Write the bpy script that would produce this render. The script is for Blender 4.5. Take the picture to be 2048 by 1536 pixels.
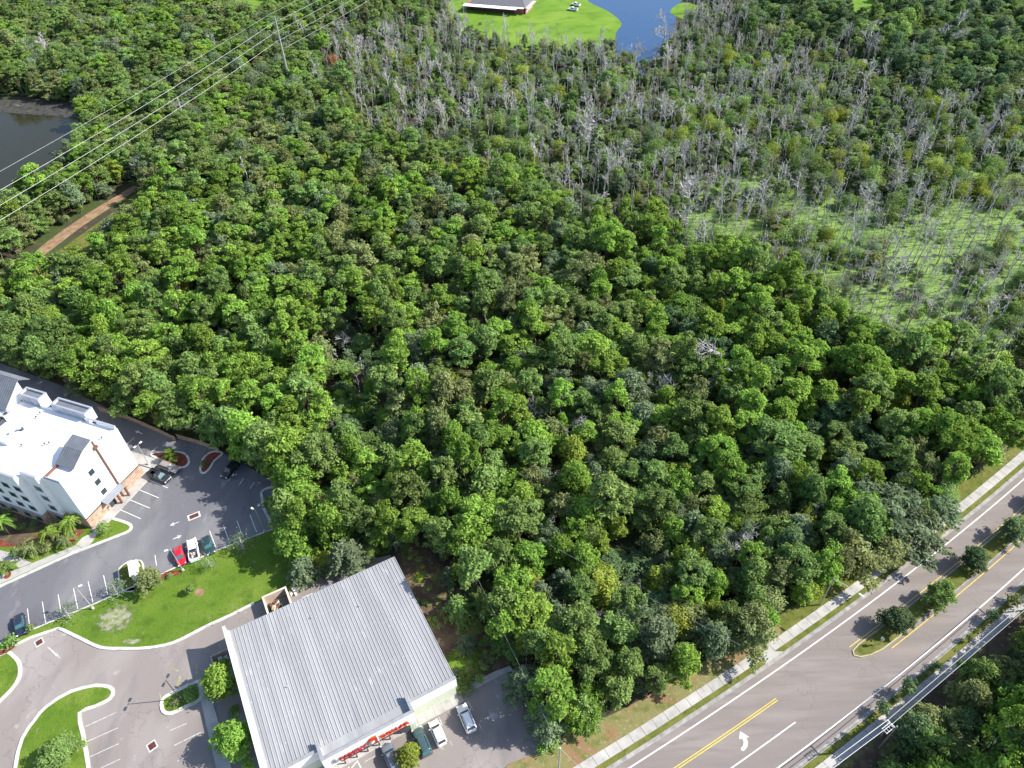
import bpy, bmesh, math, random
import numpy as np
from mathutils import Vector, Matrix, noise
from math import radians as rad, sin, cos, pi

for o in list(bpy.data.objects): bpy.data.objects.remove(o)
SC = bpy.context.scene
COL = SC.collection
RNG = random.Random(7)

# ------------------------------------------------------------------ camera
H = 120.0                      # drone altitude
F = 1447.0                     # focal length in pixels of the 2048 px wide photograph
NAD = (1075.0, 2300.0)         # where the plumb line under the drone meets the picture plane
_d = np.array([NAD[0]-1024, NAD[1]-768, F]); _d /= np.linalg.norm(_d)
_Y = np.array([0, 0, 1.0]); _Y = _Y - _d*(_Y@_d); _Y /= np.linalg.norm(_Y)
_X = np.cross(_Y, -_d)
R = np.array([_X, _Y, -_d])

def G(px, py, h=0.0):
    """world x, y of the point at height h seen at a pixel of the photograph (survey of the site)"""
    r = R @ np.array([px-1024, py-768, F]); t = (h-H)/r[2]
    return Vector((r[0]*t, r[1]*t))
def P(x, y, z):
    v = R.T @ np.array([x, y, z-H])
    if v[2] < 1: return (1e6, 1e6)
    return (1024+F*v[0]/v[2], 768+F*v[1]/v[2])

cam = bpy.data.cameras.new('camera'); cam_o = bpy.data.objects.new('camera', cam); COL.objects.link(cam_o)
Mx = R @ np.diag([1, -1, -1])
cam_o.matrix_world = Matrix(((Mx[0][0], Mx[0][1], Mx[0][2], 0), (Mx[1][0], Mx[1][1], Mx[1][2], 0), (Mx[2][0], Mx[2][1], Mx[2][2], H), (0, 0, 0, 1)))
cam.sensor_width = 36; cam.lens = F/2048*36; cam.clip_end = 6000; cam.clip_start = 1
SC.camera = cam_o

# ------------------------------------------------------------------ sky, sun, exposure
SUN_AZ = rad(4); SUN_EL = rad(39)
w = bpy.data.worlds.new('World'); SC.world = w; w.use_nodes = True
nt = w.node_tree; bg = nt.nodes['Background']
sky = nt.nodes.new('ShaderNodeTexSky'); sky.sky_type = 'NISHITA'; sky.sun_disc = False
sky.sun_elevation = SUN_EL; sky.sun_rotation = pi/2 - SUN_AZ
nt.links.new(sky.outputs[0], bg.inputs[0]); bg.inputs[1].default_value = 0.13
sl = bpy.data.lights.new('sun', 'SUN'); sl.energy = 4.6; sl.angle = rad(0.5); sl.color = (1.0, 0.955, 0.88)
so = bpy.data.objects.new('sun', sl); COL.objects.link(so)
sd = Vector((cos(SUN_EL)*cos(SUN_AZ), cos(SUN_EL)*sin(SUN_AZ), sin(SUN_EL)))
so.rotation_euler = sd.to_track_quat('Z', 'Y').to_euler()
SC.view_settings.view_transform = 'Standard'; SC.view_settings.look = 'None'
SC.view_settings.exposure = 0.88; SC.view_settings.gamma = 1.0
SC.render.engine = 'CYCLES'; SC.cycles.max_bounces = 4; SC.cycles.diffuse_bounces = 2
SC.cycles.transmission_bounces = 2; SC.cycles.transparent_max_bounces = 4

# ------------------------------------------------------------------ materials
def mat(name, col=(0.5, 0.5, 0.5), rough=0.8, metal=0.0, spec=0.3, noise_amp=0.0, noise_scale=1.0, col2=None, bump=0.0, bump_scale=8.0, detail=4.0):
    m = bpy.data.materials.new(name); m.use_nodes = True
    n = m.node_tree.nodes; l = m.node_tree.links; b = n['Principled BSDF']
    b.inputs['Base Color'].default_value = (*col, 1); b.inputs['Roughness'].default_value = rough
    b.inputs['Metallic'].default_value = metal; b.inputs['Specular IOR Level'].default_value = spec
    if noise_amp or col2 or bump:
        tc = n.new('ShaderNodeTexCoord')
    if noise_amp or col2:
        nz = n.new('ShaderNodeTexNoise'); nz.inputs['Scale'].default_value = noise_scale; nz.inputs['Detail'].default_value = detail
        l.new(tc.outputs['Object'], nz.inputs['Vector'])
        rp = n.new('ShaderNodeValToRGB'); l.new(nz.outputs[0], rp.inputs[0])
        rp.color_ramp.elements[0].position = 0.34; rp.color_ramp.elements[1].position = 0.66
        a = noise_amp
        c2 = col2 if col2 else tuple(min(1, c*(1+a)) for c in col)
        c1 = col if col2 else tuple(c*(1-a) for c in col)
        rp.color_ramp.elements[0].color = (*c1, 1); rp.color_ramp.elements[1].color = (*c2, 1)
        l.new(rp.outputs[0], b.inputs['Base Color'])
        m['ramp'] = rp.name
    if bump:
        nb = n.new('ShaderNodeTexNoise'); nb.inputs['Scale'].default_value = bump_scale; nb.inputs['Detail'].default_value = 5
        l.new(tc.outputs['Object'], nb.inputs['Vector'])
        bp = n.new('ShaderNodeBump'); bp.inputs['Strength'].default_value = 1.0; bp.inputs['Distance'].default_value = bump
        l.new(nb.outputs[0], bp.inputs['Height']); l.new(bp.outputs[0], b.inputs['Normal'])
    return m

def layered(name, layers, rough=0.9, bump=0.0, bump_scale=6.0, cracks=()):
    """colour built from stacked noise masks: layers = [(colour, scale, lo, hi, detail, stretch)]; first is the base"""
    m = bpy.data.materials.new(name); m.use_nodes = True
    n = m.node_tree.nodes; l = m.node_tree.links; b = n['Principled BSDF']
    b.inputs['Roughness'].default_value = rough; b.inputs['Specular IOR Level'].default_value = 0.2
    tc = n.new('ShaderNodeTexCoord'); prev = None
    for i, L in enumerate(layers):
        c = L[0]
        if i == 0:
            r = n.new('ShaderNodeRGB'); r.outputs[0].default_value = (*c, 1); prev = r.outputs[0]; continue
        mp = n.new('ShaderNodeMapping'); mp.inputs['Location'].default_value = (i*37.3, i*11.7, 0)
        if len(L) > 5 and L[5]:
            mp.inputs['Rotation'].default_value = (0, 0, L[5][1]); mp.inputs['Scale'].default_value = (1, L[5][0], 1)
        l.new(tc.outputs['Object'], mp.inputs[0])
        nz = n.new('ShaderNodeTexNoise'); nz.inputs['Scale'].default_value = L[1]; nz.inputs['Detail'].default_value = L[4]
        l.new(mp.outputs[0], nz.inputs['Vector'])
        mr = n.new('ShaderNodeMapRange'); mr.inputs['From Min'].default_value = L[2]; mr.inputs['From Max'].default_value = L[3]
        l.new(nz.outputs[0], mr.inputs['Value'])
        mx = n.new('ShaderNodeMix'); mx.data_type = 'RGBA'
        l.new(mr.outputs[0], mx.inputs[0]); l.new(prev, mx.inputs[6]); mx.inputs[7].default_value = (*c, 1)
        prev = mx.outputs[2]
    for cs, cw, cc in cracks:      # thin wandering crack lines
        nz = n.new('ShaderNodeTexNoise'); nz.inputs['Scale'].default_value = cs; nz.inputs['Detail'].default_value = 8; nz.inputs['Roughness'].default_value = .55; l.new(tc.outputs['Object'], nz.inputs['Vector'])
        s1 = n.new('ShaderNodeMath'); s1.operation = 'SUBTRACT'; s1.inputs[1].default_value = .5; l.new(nz.outputs[0], s1.inputs[0])
        s2 = n.new('ShaderNodeMath'); s2.operation = 'ABSOLUTE'; l.new(s1.outputs[0], s2.inputs[0])
        s3 = n.new('ShaderNodeMapRange'); s3.inputs['From Min'].default_value = cw; s3.inputs['From Max'].default_value = 0; s3.inputs['To Max'].default_value = .75; l.new(s2.outputs[0], s3.inputs['Value'])
        mx = n.new('ShaderNodeMix'); mx.data_type = 'RGBA'; l.new(s3.outputs[0], mx.inputs[0]); l.new(prev, mx.inputs[6]); mx.inputs[7].default_value = (*cc, 1); prev = mx.outputs[2]
    l.new(prev, b.inputs['Base Color'])
    if bump:
        nb = n.new('ShaderNodeTexNoise'); nb.inputs['Scale'].default_value = bump_scale; nb.inputs['Detail'].default_value = 6
        l.new(tc.outputs['Object'], nb.inputs['Vector'])
        bp = n.new('ShaderNodeBump'); bp.inputs['Distance'].default_value = bump
        l.new(nb.outputs[0], bp.inputs['Height']); l.new(bp.outputs[0], b.inputs['Normal'])
    return m

def leafmat(name, col, vary=0.42, hue=0.035, trans=0.42):
    m = bpy.data.materials.new(name); m.use_nodes = True
    n = m.node_tree.nodes; l = m.node_tree.links; n.remove(n['Principled BSDF']); out = n['Material Output']
    oi = n.new('ShaderNodeObjectInfo'); at = n.new('ShaderNodeAttribute'); at.attribute_name = 'tone'
    hs = n.new('ShaderNodeHueSaturation'); hs.inputs['Color'].default_value = (*col, 1)
    h1 = n.new('ShaderNodeMapRange'); h1.inputs['To Min'].default_value = 0.5-hue; h1.inputs['To Max'].default_value = 0.5+hue
    l.new(oi.outputs['Random'], h1.inputs['Value']); l.new(h1.outputs[0], hs.inputs['Hue'])
    v1 = n.new('ShaderNodeMapRange'); v1.inputs['To Min'].default_value = 1-vary; v1.inputs['To Max'].default_value = 1+vary
    l.new(at.outputs['Fac'], v1.inputs['Value'])
    fr = n.new('ShaderNodeMath'); fr.operation = 'FRACT'; mu = n.new('ShaderNodeMath'); mu.operation = 'MULTIPLY'; mu.inputs[1].default_value = 7.31
    l.new(oi.outputs['Random'], mu.inputs[0]); l.new(mu.outputs[0], fr.inputs[0])
    v2 = n.new('ShaderNodeMapRange'); v2.inputs['To Min'].default_value = 0.78; v2.inputs['To Max'].default_value = 1.25
    l.new(fr.outputs[0], v2.inputs['Value'])
    vm = n.new('ShaderNodeMath'); vm.operation = 'MULTIPLY'; l.new(v1.outputs[0], vm.inputs[0]); l.new(v2.outputs[0], vm.inputs[1])
    l.new(vm.outputs[0], hs.inputs['Value'])
    df = n.new('ShaderNodeBsdfDiffuse'); tr = n.new('ShaderNodeBsdfTranslucent'); mx = n.new('ShaderNodeMixShader'); mx.inputs[0].default_value = trans
    l.new(hs.outputs[0], df.inputs[0]); l.new(hs.outputs[0], tr.inputs[0]); l.new(df.outputs[0], mx.inputs[1]); l.new(tr.outputs[0], mx.inputs[2])
    l.new(mx.outputs[0], out.inputs[0])
    return m

TONES = {
 'bright': ('bright green', leafmat('leaf_bright', (0.250, 0.395, 0.074), hue=.012)),
 'mid':    ('mid green',    leafmat('leaf_mid', (0.225, 0.335, 0.100), hue=.014)),
 'olive':  ('olive green',  leafmat('leaf_olive', (0.265, 0.310, 0.125), hue=.012)),
 'grey':   ('grey green',   leafmat('leaf_grey', (0.225, 0.300, 0.165), hue=0.010)),
 'yellow': ('yellow green', leafmat('leaf_yellow', (0.320, 0.390, 0.070), hue=.012)),
 'dark':   ('dark green',   leafmat('leaf_dark', (0.140, 0.220, 0.100), hue=.012)),
 'rust':   ('rust orange',  leafmat('leaf_rust', (0.42, 0.13, 0.03))),
}
M = dict(
 bark=mat('bark', (0.13, 0.10, 0.08), 0.95, noise_amp=0.4, noise_scale=3),
 deadwood=mat('dead_wood', (0.46, 0.44, 0.425), 0.9, noise_amp=0.35, noise_scale=1.2),
 deadbrown=mat('dead_wood_brown', (0.27, 0.245, 0.22), 0.9, noise_amp=0.4, noise_scale=1.2),
 white=mat('white_stucco', (0.80, 0.80, 0.79), 0.85, noise_amp=0.03, noise_scale=0.6),
 whiteroof=mat('white_roof_membrane', (0.84, 0.84, 0.85), 0.6, noise_amp=0.03, noise_scale=0.35),
 paint=mat('road_paint_white', (0.78, 0.78, 0.76), 0.7, noise_amp=0.12, noise_scale=3),
 oldpaint=mat('worn_paint_white', (0.50, 0.50, 0.49), 0.8, noise_amp=0.35, noise_scale=2.2),
 yellow=mat('road_paint_yellow', (0.62, 0.47, 0.06), 0.7, noise_amp=0.15, noise_scale=3),
 oldyellow=mat('worn_paint_yellow', (0.36, 0.36, 0.13), 0.8, noise_amp=0.3, noise_scale=2.2),
 kerb=mat('kerb_concrete', (0.52, 0.51, 0.47), 0.85, noise_amp=0.22, noise_scale=0.9),
 gutter=mat('gutter_concrete', (0.30, 0.29, 0.275), 0.9, noise_amp=0.25, noise_scale=0.8),
 concrete=layered('sidewalk_concrete', [((0.40, 0.385, 0.36),), ((0.30, 0.29, 0.275), 0.8, 0.45, 0.75, 5), ((0.48, 0.46, 0.435), 0.25, 0.5, 0.7, 3)], bump=0.01),
 darkwood=mat('utility_pole_wood', (0.20, 0.165, 0.14), 0.9, noise_amp=0.3, noise_scale=2),
 steel=mat('galvanised_steel', (0.42, 0.42, 0.42), 0.5, metal=0.5, noise_amp=0.1, noise_scale=2),
 pole=mat('pole_grey', (0.38, 0.37, 0.35), 0.6, noise_amp=0.1),
 bronze=mat('bronze_pole', (0.07, 0.06, 0.055), 0.5),
 fixture=mat('lamp_fixture', (0.62, 0.62, 0.60), 0.5),
 darkfix=mat('dark_fixture', (0.05, 0.055, 0.07), 0.5),
 glass=mat('window_glass', (0.035, 0.05, 0.06), 0.12, spec=0.6),
 tealglass=mat('windshield_glass', (0.05, 0.13, 0.14), 0.10, spec=0.7),
 frame=mat('window_frame', (0.62, 0.63, 0.65), 0.6),
 darkframe=mat('bronze_frame', (0.06, 0.045, 0.04), 0.6),
 brown=mat('brown_metal', (0.16, 0.075, 0.055), 0.6),
 maroon=mat('maroon_paint', (0.12, 0.018, 0.03), 0.6),
 redletter=mat('red_sign_letter', (0.34, 0.012, 0.015), 0.5),
 orangeletter=mat('orange_sign_letter', (0.48, 0.045, 0.01), 0.5),
 greyletter=mat('sign_letter_return', (0.20, 0.21, 0.23), 0.5),
 tyre=mat('tyre_rubber', (0.02, 0.02, 0.02), 0.9), rim=mat('wheel_rim', (0.45, 0.45, 0.46), 0.35, metal=0.7),
 blackplastic=mat('black_trim', (0.025, 0.025, 0.027), 0.6),
 lampglass=mat('headlamp', (0.75, 0.76, 0.78), 0.2, spec=0.6), redlamp=mat('tail_lamp', (0.40, 0.02, 0.02), 0.3),
 mulch=layered('red_mulch', [((0.23, 0.055, 0.035),), ((0.10, 0.035, 0.025), 3.0, 0.45, 0.6, 5), ((0.36, 0.13, 0.08), 5, 0.58, 0.7, 5)], bump=0.04),
 roofmetal=layered('standing_seam_roof', [((0.30, 0.302, 0.310),), ((0.355, 0.357, 0.363), 0.35, 0.42, 0.62, 5, (0.12, 0)), ((0.23, 0.24, 0.26), 0.5, 0.58, 0.75, 6, (0.06, 0)), ((0.42, 0.42, 0.43), 1.1, 0.64, 0.72, 5, (0.25, 0))], rough=0.55),
 gable=mat('blue_grey_seam_roof', (0.15, 0.165, 0.19), 0.5, noise_amp=0.1, noise_scale=0.6),
 gabletrim=mat('blue_grey_trim', (0.30, 0.32, 0.37), 0.6, noise_amp=0.06, noise_scale=0.6),
 stain=mat('streaked_stucco', (0.36, 0.38, 0.44), 0.8, noise_amp=0.25, noise_scale=0.9),
 grate=mat('rusty_grate', (0.10, 0.035, 0.03), 0.8, noise_amp=0.3, noise_scale=6),
 wire=mat('power_cable', (0.42, 0.42, 0.43), 0.5, metal=0.3),
 dumpster=mat('green_dumpster', (0.02, 0.17, 0.07), 0.6, noise_amp=0.2, noise_scale=3),
 tanwall=mat('tan_block_wall', (0.52, 0.42, 0.34), 0.9, noise_amp=0.12, noise_scale=2),
 cardboard=mat('cardboard', (0.45, 0.31, 0.18), 0.9, noise_amp=0.3, noise_scale=2),
 bag=mat('white_bag', (0.75, 0.75, 0.76), 0.5, noise_amp=0.1, noise_scale=3),
 blacktarp=mat('dark_bin', (0.03, 0.035, 0.045), 0.6),
 redpaint=mat('red_paint', (0.50, 0.05, 0.08), 0.5),
 shingle=mat('grey_shingles', (0.13, 0.13, 0.145), 0.9, noise_amp=0.15, noise_scale=1.5),
 canopywhite=mat('white_canopy', (0.78, 0.77, 0.78), 0.7, noise_amp=0.05, noise_scale=0.4),
 redsiding=mat('red_siding', (0.36, 0.12, 0.13), 0.8, noise_amp=0.1, noise_scale=1),
 darkwall=mat('brown_siding', (0.13, 0.06, 0.05), 0.9),
 hose=mat('fence_wood', (0.36, 0.27, 0.19), 0.9, noise_amp=0.3, noise_scale=2),
)
M['asphalt'] = layered('bluish_asphalt', [((0.143, 0.143, 0.157),), ((0.221, 0.217, 0.221), 0.09, 0.46, 0.66, 6, (0.45, 0.5)), ((0.100, 0.100, 0.113), 0.16, 0.54, 0.72, 6, (0.35, 0.5)), ((0.260, 0.251, 0.251), 0.5, 0.62, 0.75, 7, (0.35, 0.6)), ((0.104, 0.104, 0.113), 9, 0.5, 0.8, 3)], bump=0.006, bump_scale=30, cracks=((.05,.003,(.10,.10,.11)),))
M['asphalt_warm'] = layered('warm_asphalt', [((0.245, 0.215, 0.198),), ((0.312, 0.280, 0.262), 0.11, 0.45, 0.66, 6, (0.5, 1.1)), ((0.202, 0.180, 0.173), 0.2, 0.55, 0.72, 7, (0.4, 0.9)), ((0.403, 0.388, 0.373), 0.35, 0.64, 0.76, 7), ((0.172, 0.151, 0.151), 8, 0.55, 0.8, 3)], bump=0.006, bump_scale=30, cracks=((.06,.003,(.16,.145,.14)),))
M['road'] = layered('road_asphalt', [((0.220, 0.190, 0.174),), ((0.262, 0.228, 0.210), 0.06, 0.45, 0.65, 5, (6, rad(-29.6))), ((0.197, 0.176, 0.168), 0.12, 0.52, 0.70, 5, (9, rad(-29.6))), ((0.174, 0.156, 0.151), 9, 0.5, 0.85, 3)], bump=0.005, bump_scale=30, cracks=((.035,.0018,(.16,.145,.14)),))
M['lawn'] = layered('mown_lawn', [((0.094, 0.168, 0.015),), ((0.143, 0.208, 0.028), 0.12, 0.44, 0.64, 6), ((0.066, 0.123, 0.012), 0.35, 0.52, 0.70, 7), ((0.205, 0.205, 0.082), 0.6, 0.63, 0.76, 8), ((0.057, 0.106, 0.012), 4, 0.52, 0.75, 6)], bump=0.10, bump_scale=5)
M['verge'] = layered('verge_grass', [((0.114, 0.132, 0.023),), ((0.163, 0.163, 0.041), 0.3, 0.45, 0.62, 6), ((0.076, 0.102, 0.015), 0.9, 0.52, 0.68, 7), ((0.212, 0.178, 0.091), 0.7, 0.60, 0.72, 8)], bump=0.10, bump_scale=6)
M['drygrass'] = layered('dry_grass', [((0.202, 0.187, 0.075),), ((0.254, 0.150, 0.082), 0.25, 0.5, 0.62, 6), ((0.128, 0.150, 0.038), 0.6, 0.5, 0.66, 7), ((0.284, 0.232, 0.143), 1.6, 0.56, 0.7, 7)], bump=0.08)
M['paledry'] = layered('pale_dry_grass', [((0.260, 0.268, 0.173),), ((0.145, 0.188, 0.051), 0.9, 0.44, 0.60, 8), ((0.332, 0.332, 0.275), 2.2, 0.55, 0.68, 6)], bump=0.06)
M['floor'] = layered('forest_floor', [((0.060, 0.048, 0.034),), ((0.055, 0.080, 0.022), 0.08, 0.42, 0.60, 5), ((0.13, 0.09, 0.06), 0.35, 0.56, 0.70, 6), ((0.035, 0.055, 0.018), 1.5, 0.5, 0.7, 6)], bump=0.15, bump_scale=2)
M['ditch'] = layered('brown_leaf_litter', [((0.085, 0.058, 0.040),), ((0.12, 0.085, 0.055), 0.4, 0.45, 0.6, 6), ((0.16, 0.18, 0.05), 0.22, 0.52, 0.62, 7), ((0.24, 0.23, 0.10), 0.9, 0.6, 0.72, 7)], bump=0.1, bump_scale=3)
M['dirt'] = layered('sandy_track', [((0.260, 0.159, 0.094),), ((0.318, 0.217, 0.138), 0.4, 0.45, 0.6, 6), ((0.145, 0.138, 0.051), 0.5, 0.56, 0.66, 7), ((0.188, 0.087, 0.051), 0.8, 0.6, 0.7, 6)], bump=0.08)
M['duck'] = layered('duckweed', [((0.175, 0.278, 0.055),), ((0.100, 0.170, 0.040), 0.10, 0.46, 0.62, 6), ((0.22, 0.32, 0.09), 0.3, 0.5, 0.7, 5), ((0.030, 0.042, 0.022), 0.35, 0.56, 0.64, 8), ((0.025, 0.035, 0.02), 1.3, 0.60, 0.66, 7)], rough=0.6)
M['farlawn'] = layered('bright_far_lawn', [((0.119, 0.230, 0.017),), ((0.164, 0.268, 0.031), 0.05, 0.42, 0.62, 5), ((0.091, 0.174, 0.014), 0.15, 0.5, 0.7, 6)], bump=0.06)
M['bank'] = layered('shade_darkened_bank', [((0.061, 0.058, 0.054),), ((0.144, 0.130, 0.090), 0.3, 0.60, 0.68, 6), ((0.029, 0.032, 0.022), 0.5, 0.5, 0.6, 6)])  # grey bank, its colour darkened to carry the shade of the trees behind
M['pebble'] = layered('green_pebble_stucco', [((0.62, 0.65, 0.50),), ((0.40, 0.46, 0.32), 2.2, 0.58, 0.66, 3)], rough=0.9)
def soft(name, base, nscale=1.2, edge=.42):
    """patch that thins out raggedly towards its rim"""
    m = base.copy(); m.name = name; n = m.node_tree.nodes; l = m.node_tree.links; out = n['Material Output']; b = n['Principled BSDF']
    tc = n.new('ShaderNodeTexCoord'); mp = n.new('ShaderNodeMapping'); mp.inputs['Location'].default_value = (-1, -1, 0); mp.inputs['Scale'].default_value = (2, 2, 0)
    l.new(tc.outputs['Generated'], mp.inputs[0]); ln = n.new('ShaderNodeVectorMath'); ln.operation = 'LENGTH'; l.new(mp.outputs[0], ln.inputs[0])
    nz = n.new('ShaderNodeTexNoise'); nz.inputs['Scale'].default_value = nscale; nz.inputs['Detail'].default_value = 7; l.new(tc.outputs['Object'], nz.inputs['Vector'])
    a = n.new('ShaderNodeMath'); a.operation = 'MULTIPLY_ADD'; a.inputs[1].default_value = -.75; l.new(ln.outputs['Value'], a.inputs[0]); l.new(nz.outputs[0], a.inputs[2])
    r = n.new('ShaderNodeMapRange'); r.inputs['From Min'].default_value = -.12; r.inputs['From Max'].default_value = .16; l.new(a.outputs[0], r.inputs['Value'])
    t = n.new('ShaderNodeBsdfTransparent'); mx = n.new('ShaderNodeMixShader'); l.new(r.outputs[0], mx.inputs[0]); l.new(t.outputs[0], mx.inputs[1]); l.new(b.outputs[0], mx.inputs[2]); l.new(mx.outputs[0], out.inputs[0])
    return m
M['softroad'] = soft('worn_light_asphalt', mat('light_asphalt', (.278,.249,.238), .9, noise_amp=.06, noise_scale=.6), .25)
M['softverge'] = soft('ragged_verge_grass', M['lawn'], .5)
M['softpale'] = soft('ragged_pale_grass', M['paledry']); M['softdry'] = soft('ragged_dry_grass', M['drygrass'], .8)
def watermat(name, col, rough, spec):
    m = mat(name, col, rough, spec=spec, bump=0.02, bump_scale=0.8); return m
M['pond_dark'] = watermat('dark_pond_water', (0.028, 0.027, 0.014), 0.10, 0.12)
M['pond_blue'] = watermat('sky_tinted_pond_water', (0.018, 0.060, 0.150), 0.12, 0.35)  # blue of the reflected sky is put into the base colour
# stone veneer
def stone():
    m = bpy.data.materials.new('stone_veneer'); m.use_nodes = True; n = m.node_tree.nodes; l = m.node_tree.links; b = n['Principled BSDF']
    tc = n.new('ShaderNodeTexCoord'); mp = n.new('ShaderNodeMapping'); mp.inputs['Scale'].default_value = (1.0, 1.0, 3.0)
    vo = n.new('ShaderNodeTexVoronoi'); vo.inputs['Scale'].default_value = 1.7
    l.new(tc.outputs['Object'], mp.inputs[0]); l.new(mp.outputs[0], vo.inputs['Vector'])
    rp = n.new('ShaderNodeValToRGB'); rp.color_ramp.elements[0].color = (0.24, 0.13, 0.09, 1); rp.color_ramp.elements[1].color = (0.52, 0.40, 0.30, 1)
    l.new(vo.outputs['Color'], rp.inputs[0]); l.new(rp.outputs[0], b.inputs['Base Color'])
    b.inputs['Roughness'].default_value = 0.9
    return m
M['stone'] = stone()
def paintmat(name, col, rough=0.28):
    m = mat(name, col, rough, spec=0.5); m.node_tree.nodes['Principled BSDF'].inputs['Coat Weight'].default_value = 0.6
    m.node_tree.nodes['Principled BSDF'].inputs['Coat Roughness'].default_value = 0.08
    return m

# ------------------------------------------------------------------ object helpers
def tag(o, label=None, cat=None, group=None, kind=None):
    if label: o['label'] = label
    if cat: o['category'] = cat
    if group: o['group'] = group
    if kind: o['kind'] = kind
    return o
def thing(name, loc, rz, label, cat, group=None):
    o = bpy.data.objects.new(name, None); COL.objects.link(o); o.empty_display_size = 0.3
    o.location = (loc[0], loc[1], loc[2] if len(loc) > 2 else 0); o.rotation_euler = (0, 0, rz)
    return tag(o, label, cat, group)

class MB:
    def __init__(s): s.v = []; s.f = []; s.m = []
    def add(s, vs, fs, mi=0):
        b = len(s.v); s.v += [tuple(v) for v in vs]; s.f += [tuple(i+b for i in f) for f in fs]; s.m += [mi]*len(fs); return s
    def box(s, x0, x1, y0, y1, z0, z1, mi=0):
        return s.add([(x0,y0,z0),(x1,y0,z0),(x1,y1,z0),(x0,y1,z0),(x0,y0,z1),(x1,y0,z1),(x1,y1,z1),(x0,y1,z1)],
                     [(3,2,1,0),(4,5,6,7),(0,1,5,4),(1,2,6,5),(2,3,7,6),(3,0,4,7)], mi)
    def obox(s, c, size, rz, z0, z1, mi=0):
        ca, sa = cos(rz), sin(rz); hx, hy = size[0]/2, size[1]/2; vs = []
        for z in (z0, z1):
            for x, y in ((-hx,-hy),(hx,-hy),(hx,hy),(-hx,hy)): vs.append((c[0]+x*ca-y*sa, c[1]+x*sa+y*ca, z))
        return s.add(vs, [(3,2,1,0),(4,5,6,7),(0,1,5,4),(1,2,6,5),(2,3,7,6),(3,0,4,7)], mi)
    def prism(s, poly, z0, z1, mi=0):
        poly = [tuple(p)[:2] for p in poly]
        A = sum(poly[i][0]*poly[(i+1) % len(poly)][1]-poly[(i+1) % len(poly)][0]*poly[i][1] for i in range(len(poly)))
        if A < 0: poly = poly[::-1]
        n = len(poly); vs = [(x, y, z1) for x, y in poly]
        from mathutils.geometry import tessellate_polygon
        tr = tessellate_polygon([[Vector((x, y, 0)) for x, y in poly]])
        fs = []
        for t in tr:
            a, b, c = [poly[i] for i in t]
            cr = (b[0]-a[0])*(c[1]-a[1])-(b[1]-a[1])*(c[0]-a[0])
            fs.append(tuple(t) if cr > 0 else tuple(t[::-1]))
        if z0 is not None:
            vs += [(x, y, z0) for x, y in poly]
            fs += [(i, n+i, n+(i+1) % n, (i+1) % n) for i in range(n)]
        return s.add(vs, fs, mi)
    def tube(s, a, b, r0, r1=None, n=6, mi=0, caps=True):
        r1 = r0 if r1 is None else r1
        a = Vector(a); b = Vector(b); d = b-a
        if d.length < 1e-6: return s
        z = d.normalized(); x = z.orthogonal().normalized(); y = z.cross(x); vs = []
        for c, r in ((a, r0), (b, r1)):
            for i in range(n):
                t = 2*pi*i/n; vs.append(c+x*(r*cos(t))+y*(r*sin(t)))
        fs = [(i, (i+1) % n, n+(i+1) % n, n+i) for i in range(n)]
        if caps: fs += [tuple(range(n))[::-1], tuple(range(n, 2*n))]
        return s.add(vs, fs, mi)
    def path(s, pts, r, n=6, mi=0):
        for a, b in zip(pts, pts[1:]): s.tube(a, b, r, r, n, mi)
        return s
    def strip(s, pts, w0, w1, z0, z1, closed=False, mi=0):
        """kerb-like band: from offset w0 to w1 to the left of the polyline"""
        pts = [Vector(p[:2]) for p in pts]; n = len(pts); L = []; Rr = []
        for i in range(n):
            if closed: a, b = pts[i-1], pts[(i+1) % n]
            else: a, b = pts[max(i-1, 0)], pts[min(i+1, n-1)]
            d = (b-a).normalized(); nn = Vector((-d.y, d.x))
            L.append(pts[i]+nn*w0); Rr.append(pts[i]+nn*w1)
        m = n if closed else n-1
        for i in range(m):
            j = (i+1) % n
            s.add([(*L[i], z1), (*L[j], z1), (*Rr[j], z1), (*Rr[i], z1), (*L[i], z0), (*L[j], z0), (*Rr[j], z0), (*Rr[i], z0)],
                  [(0,1,2,3),(0,4,5,1),(3,2,6,7),(0,3,7,4),(1,5,6,2)], mi)
        return s
    def build(s, name, mats, parent=None, smooth=False, fixn=True):
        me = bpy.data.meshes.new(name); me.from_pydata(s.v, [], s.f)
        mats = mats if isinstance(mats, (list, tuple)) else [mats]
        for m in mats: me.materials.append(m)
        if len(mats) > 1: me.polygons.foreach_set('material_index', s.m)
        if fixn:
            bm = bmesh.new(); bm.from_mesh(me); bmesh.ops.recalc_face_normals(bm, faces=bm.faces); bm.to_mesh(me); bm.free()
        if smooth: me.polygons.foreach_set('use_smooth', [True]*len(me.polygons))
        me.update()
        o = bpy.data.objects.new(name, me); COL.objects.link(o)
        if parent: o.parent = parent
        return o

def catmull(pts, k=5, closed=False):
    out = []; n = len(pts)
    pts = [Vector(p) for p in pts]
    rng = range(n) if closed else range(n-1)
    for i in rng:
        p0 = pts[i-1] if (closed or i > 0) else pts[0]; p1 = pts[i]; p2 = pts[(i+1) % n]; p3 = pts[(i+2) % n] if closed else pts[min(i+2, n-1)]
        for j in range(k):
            t = j/k
            out.append(0.5*((2*p1)+(p2-p0)*t+(2*p0-5*p1+4*p2-p3)*t*t+(3*p1-p0-3*p2+p3)*t**3))
    if not closed: out.append(pts[-1])
    return out
GP = lambda L, h=0: [G(x, y, h) for x, y in L]

def sheet(name, poly, z, m, kind='structure', z0=None, label=None, cat=None):
    o = MB().prism(poly, z0, z).build(name, m, fixn=False)
    return tag(o, label, cat, None, kind)

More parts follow.
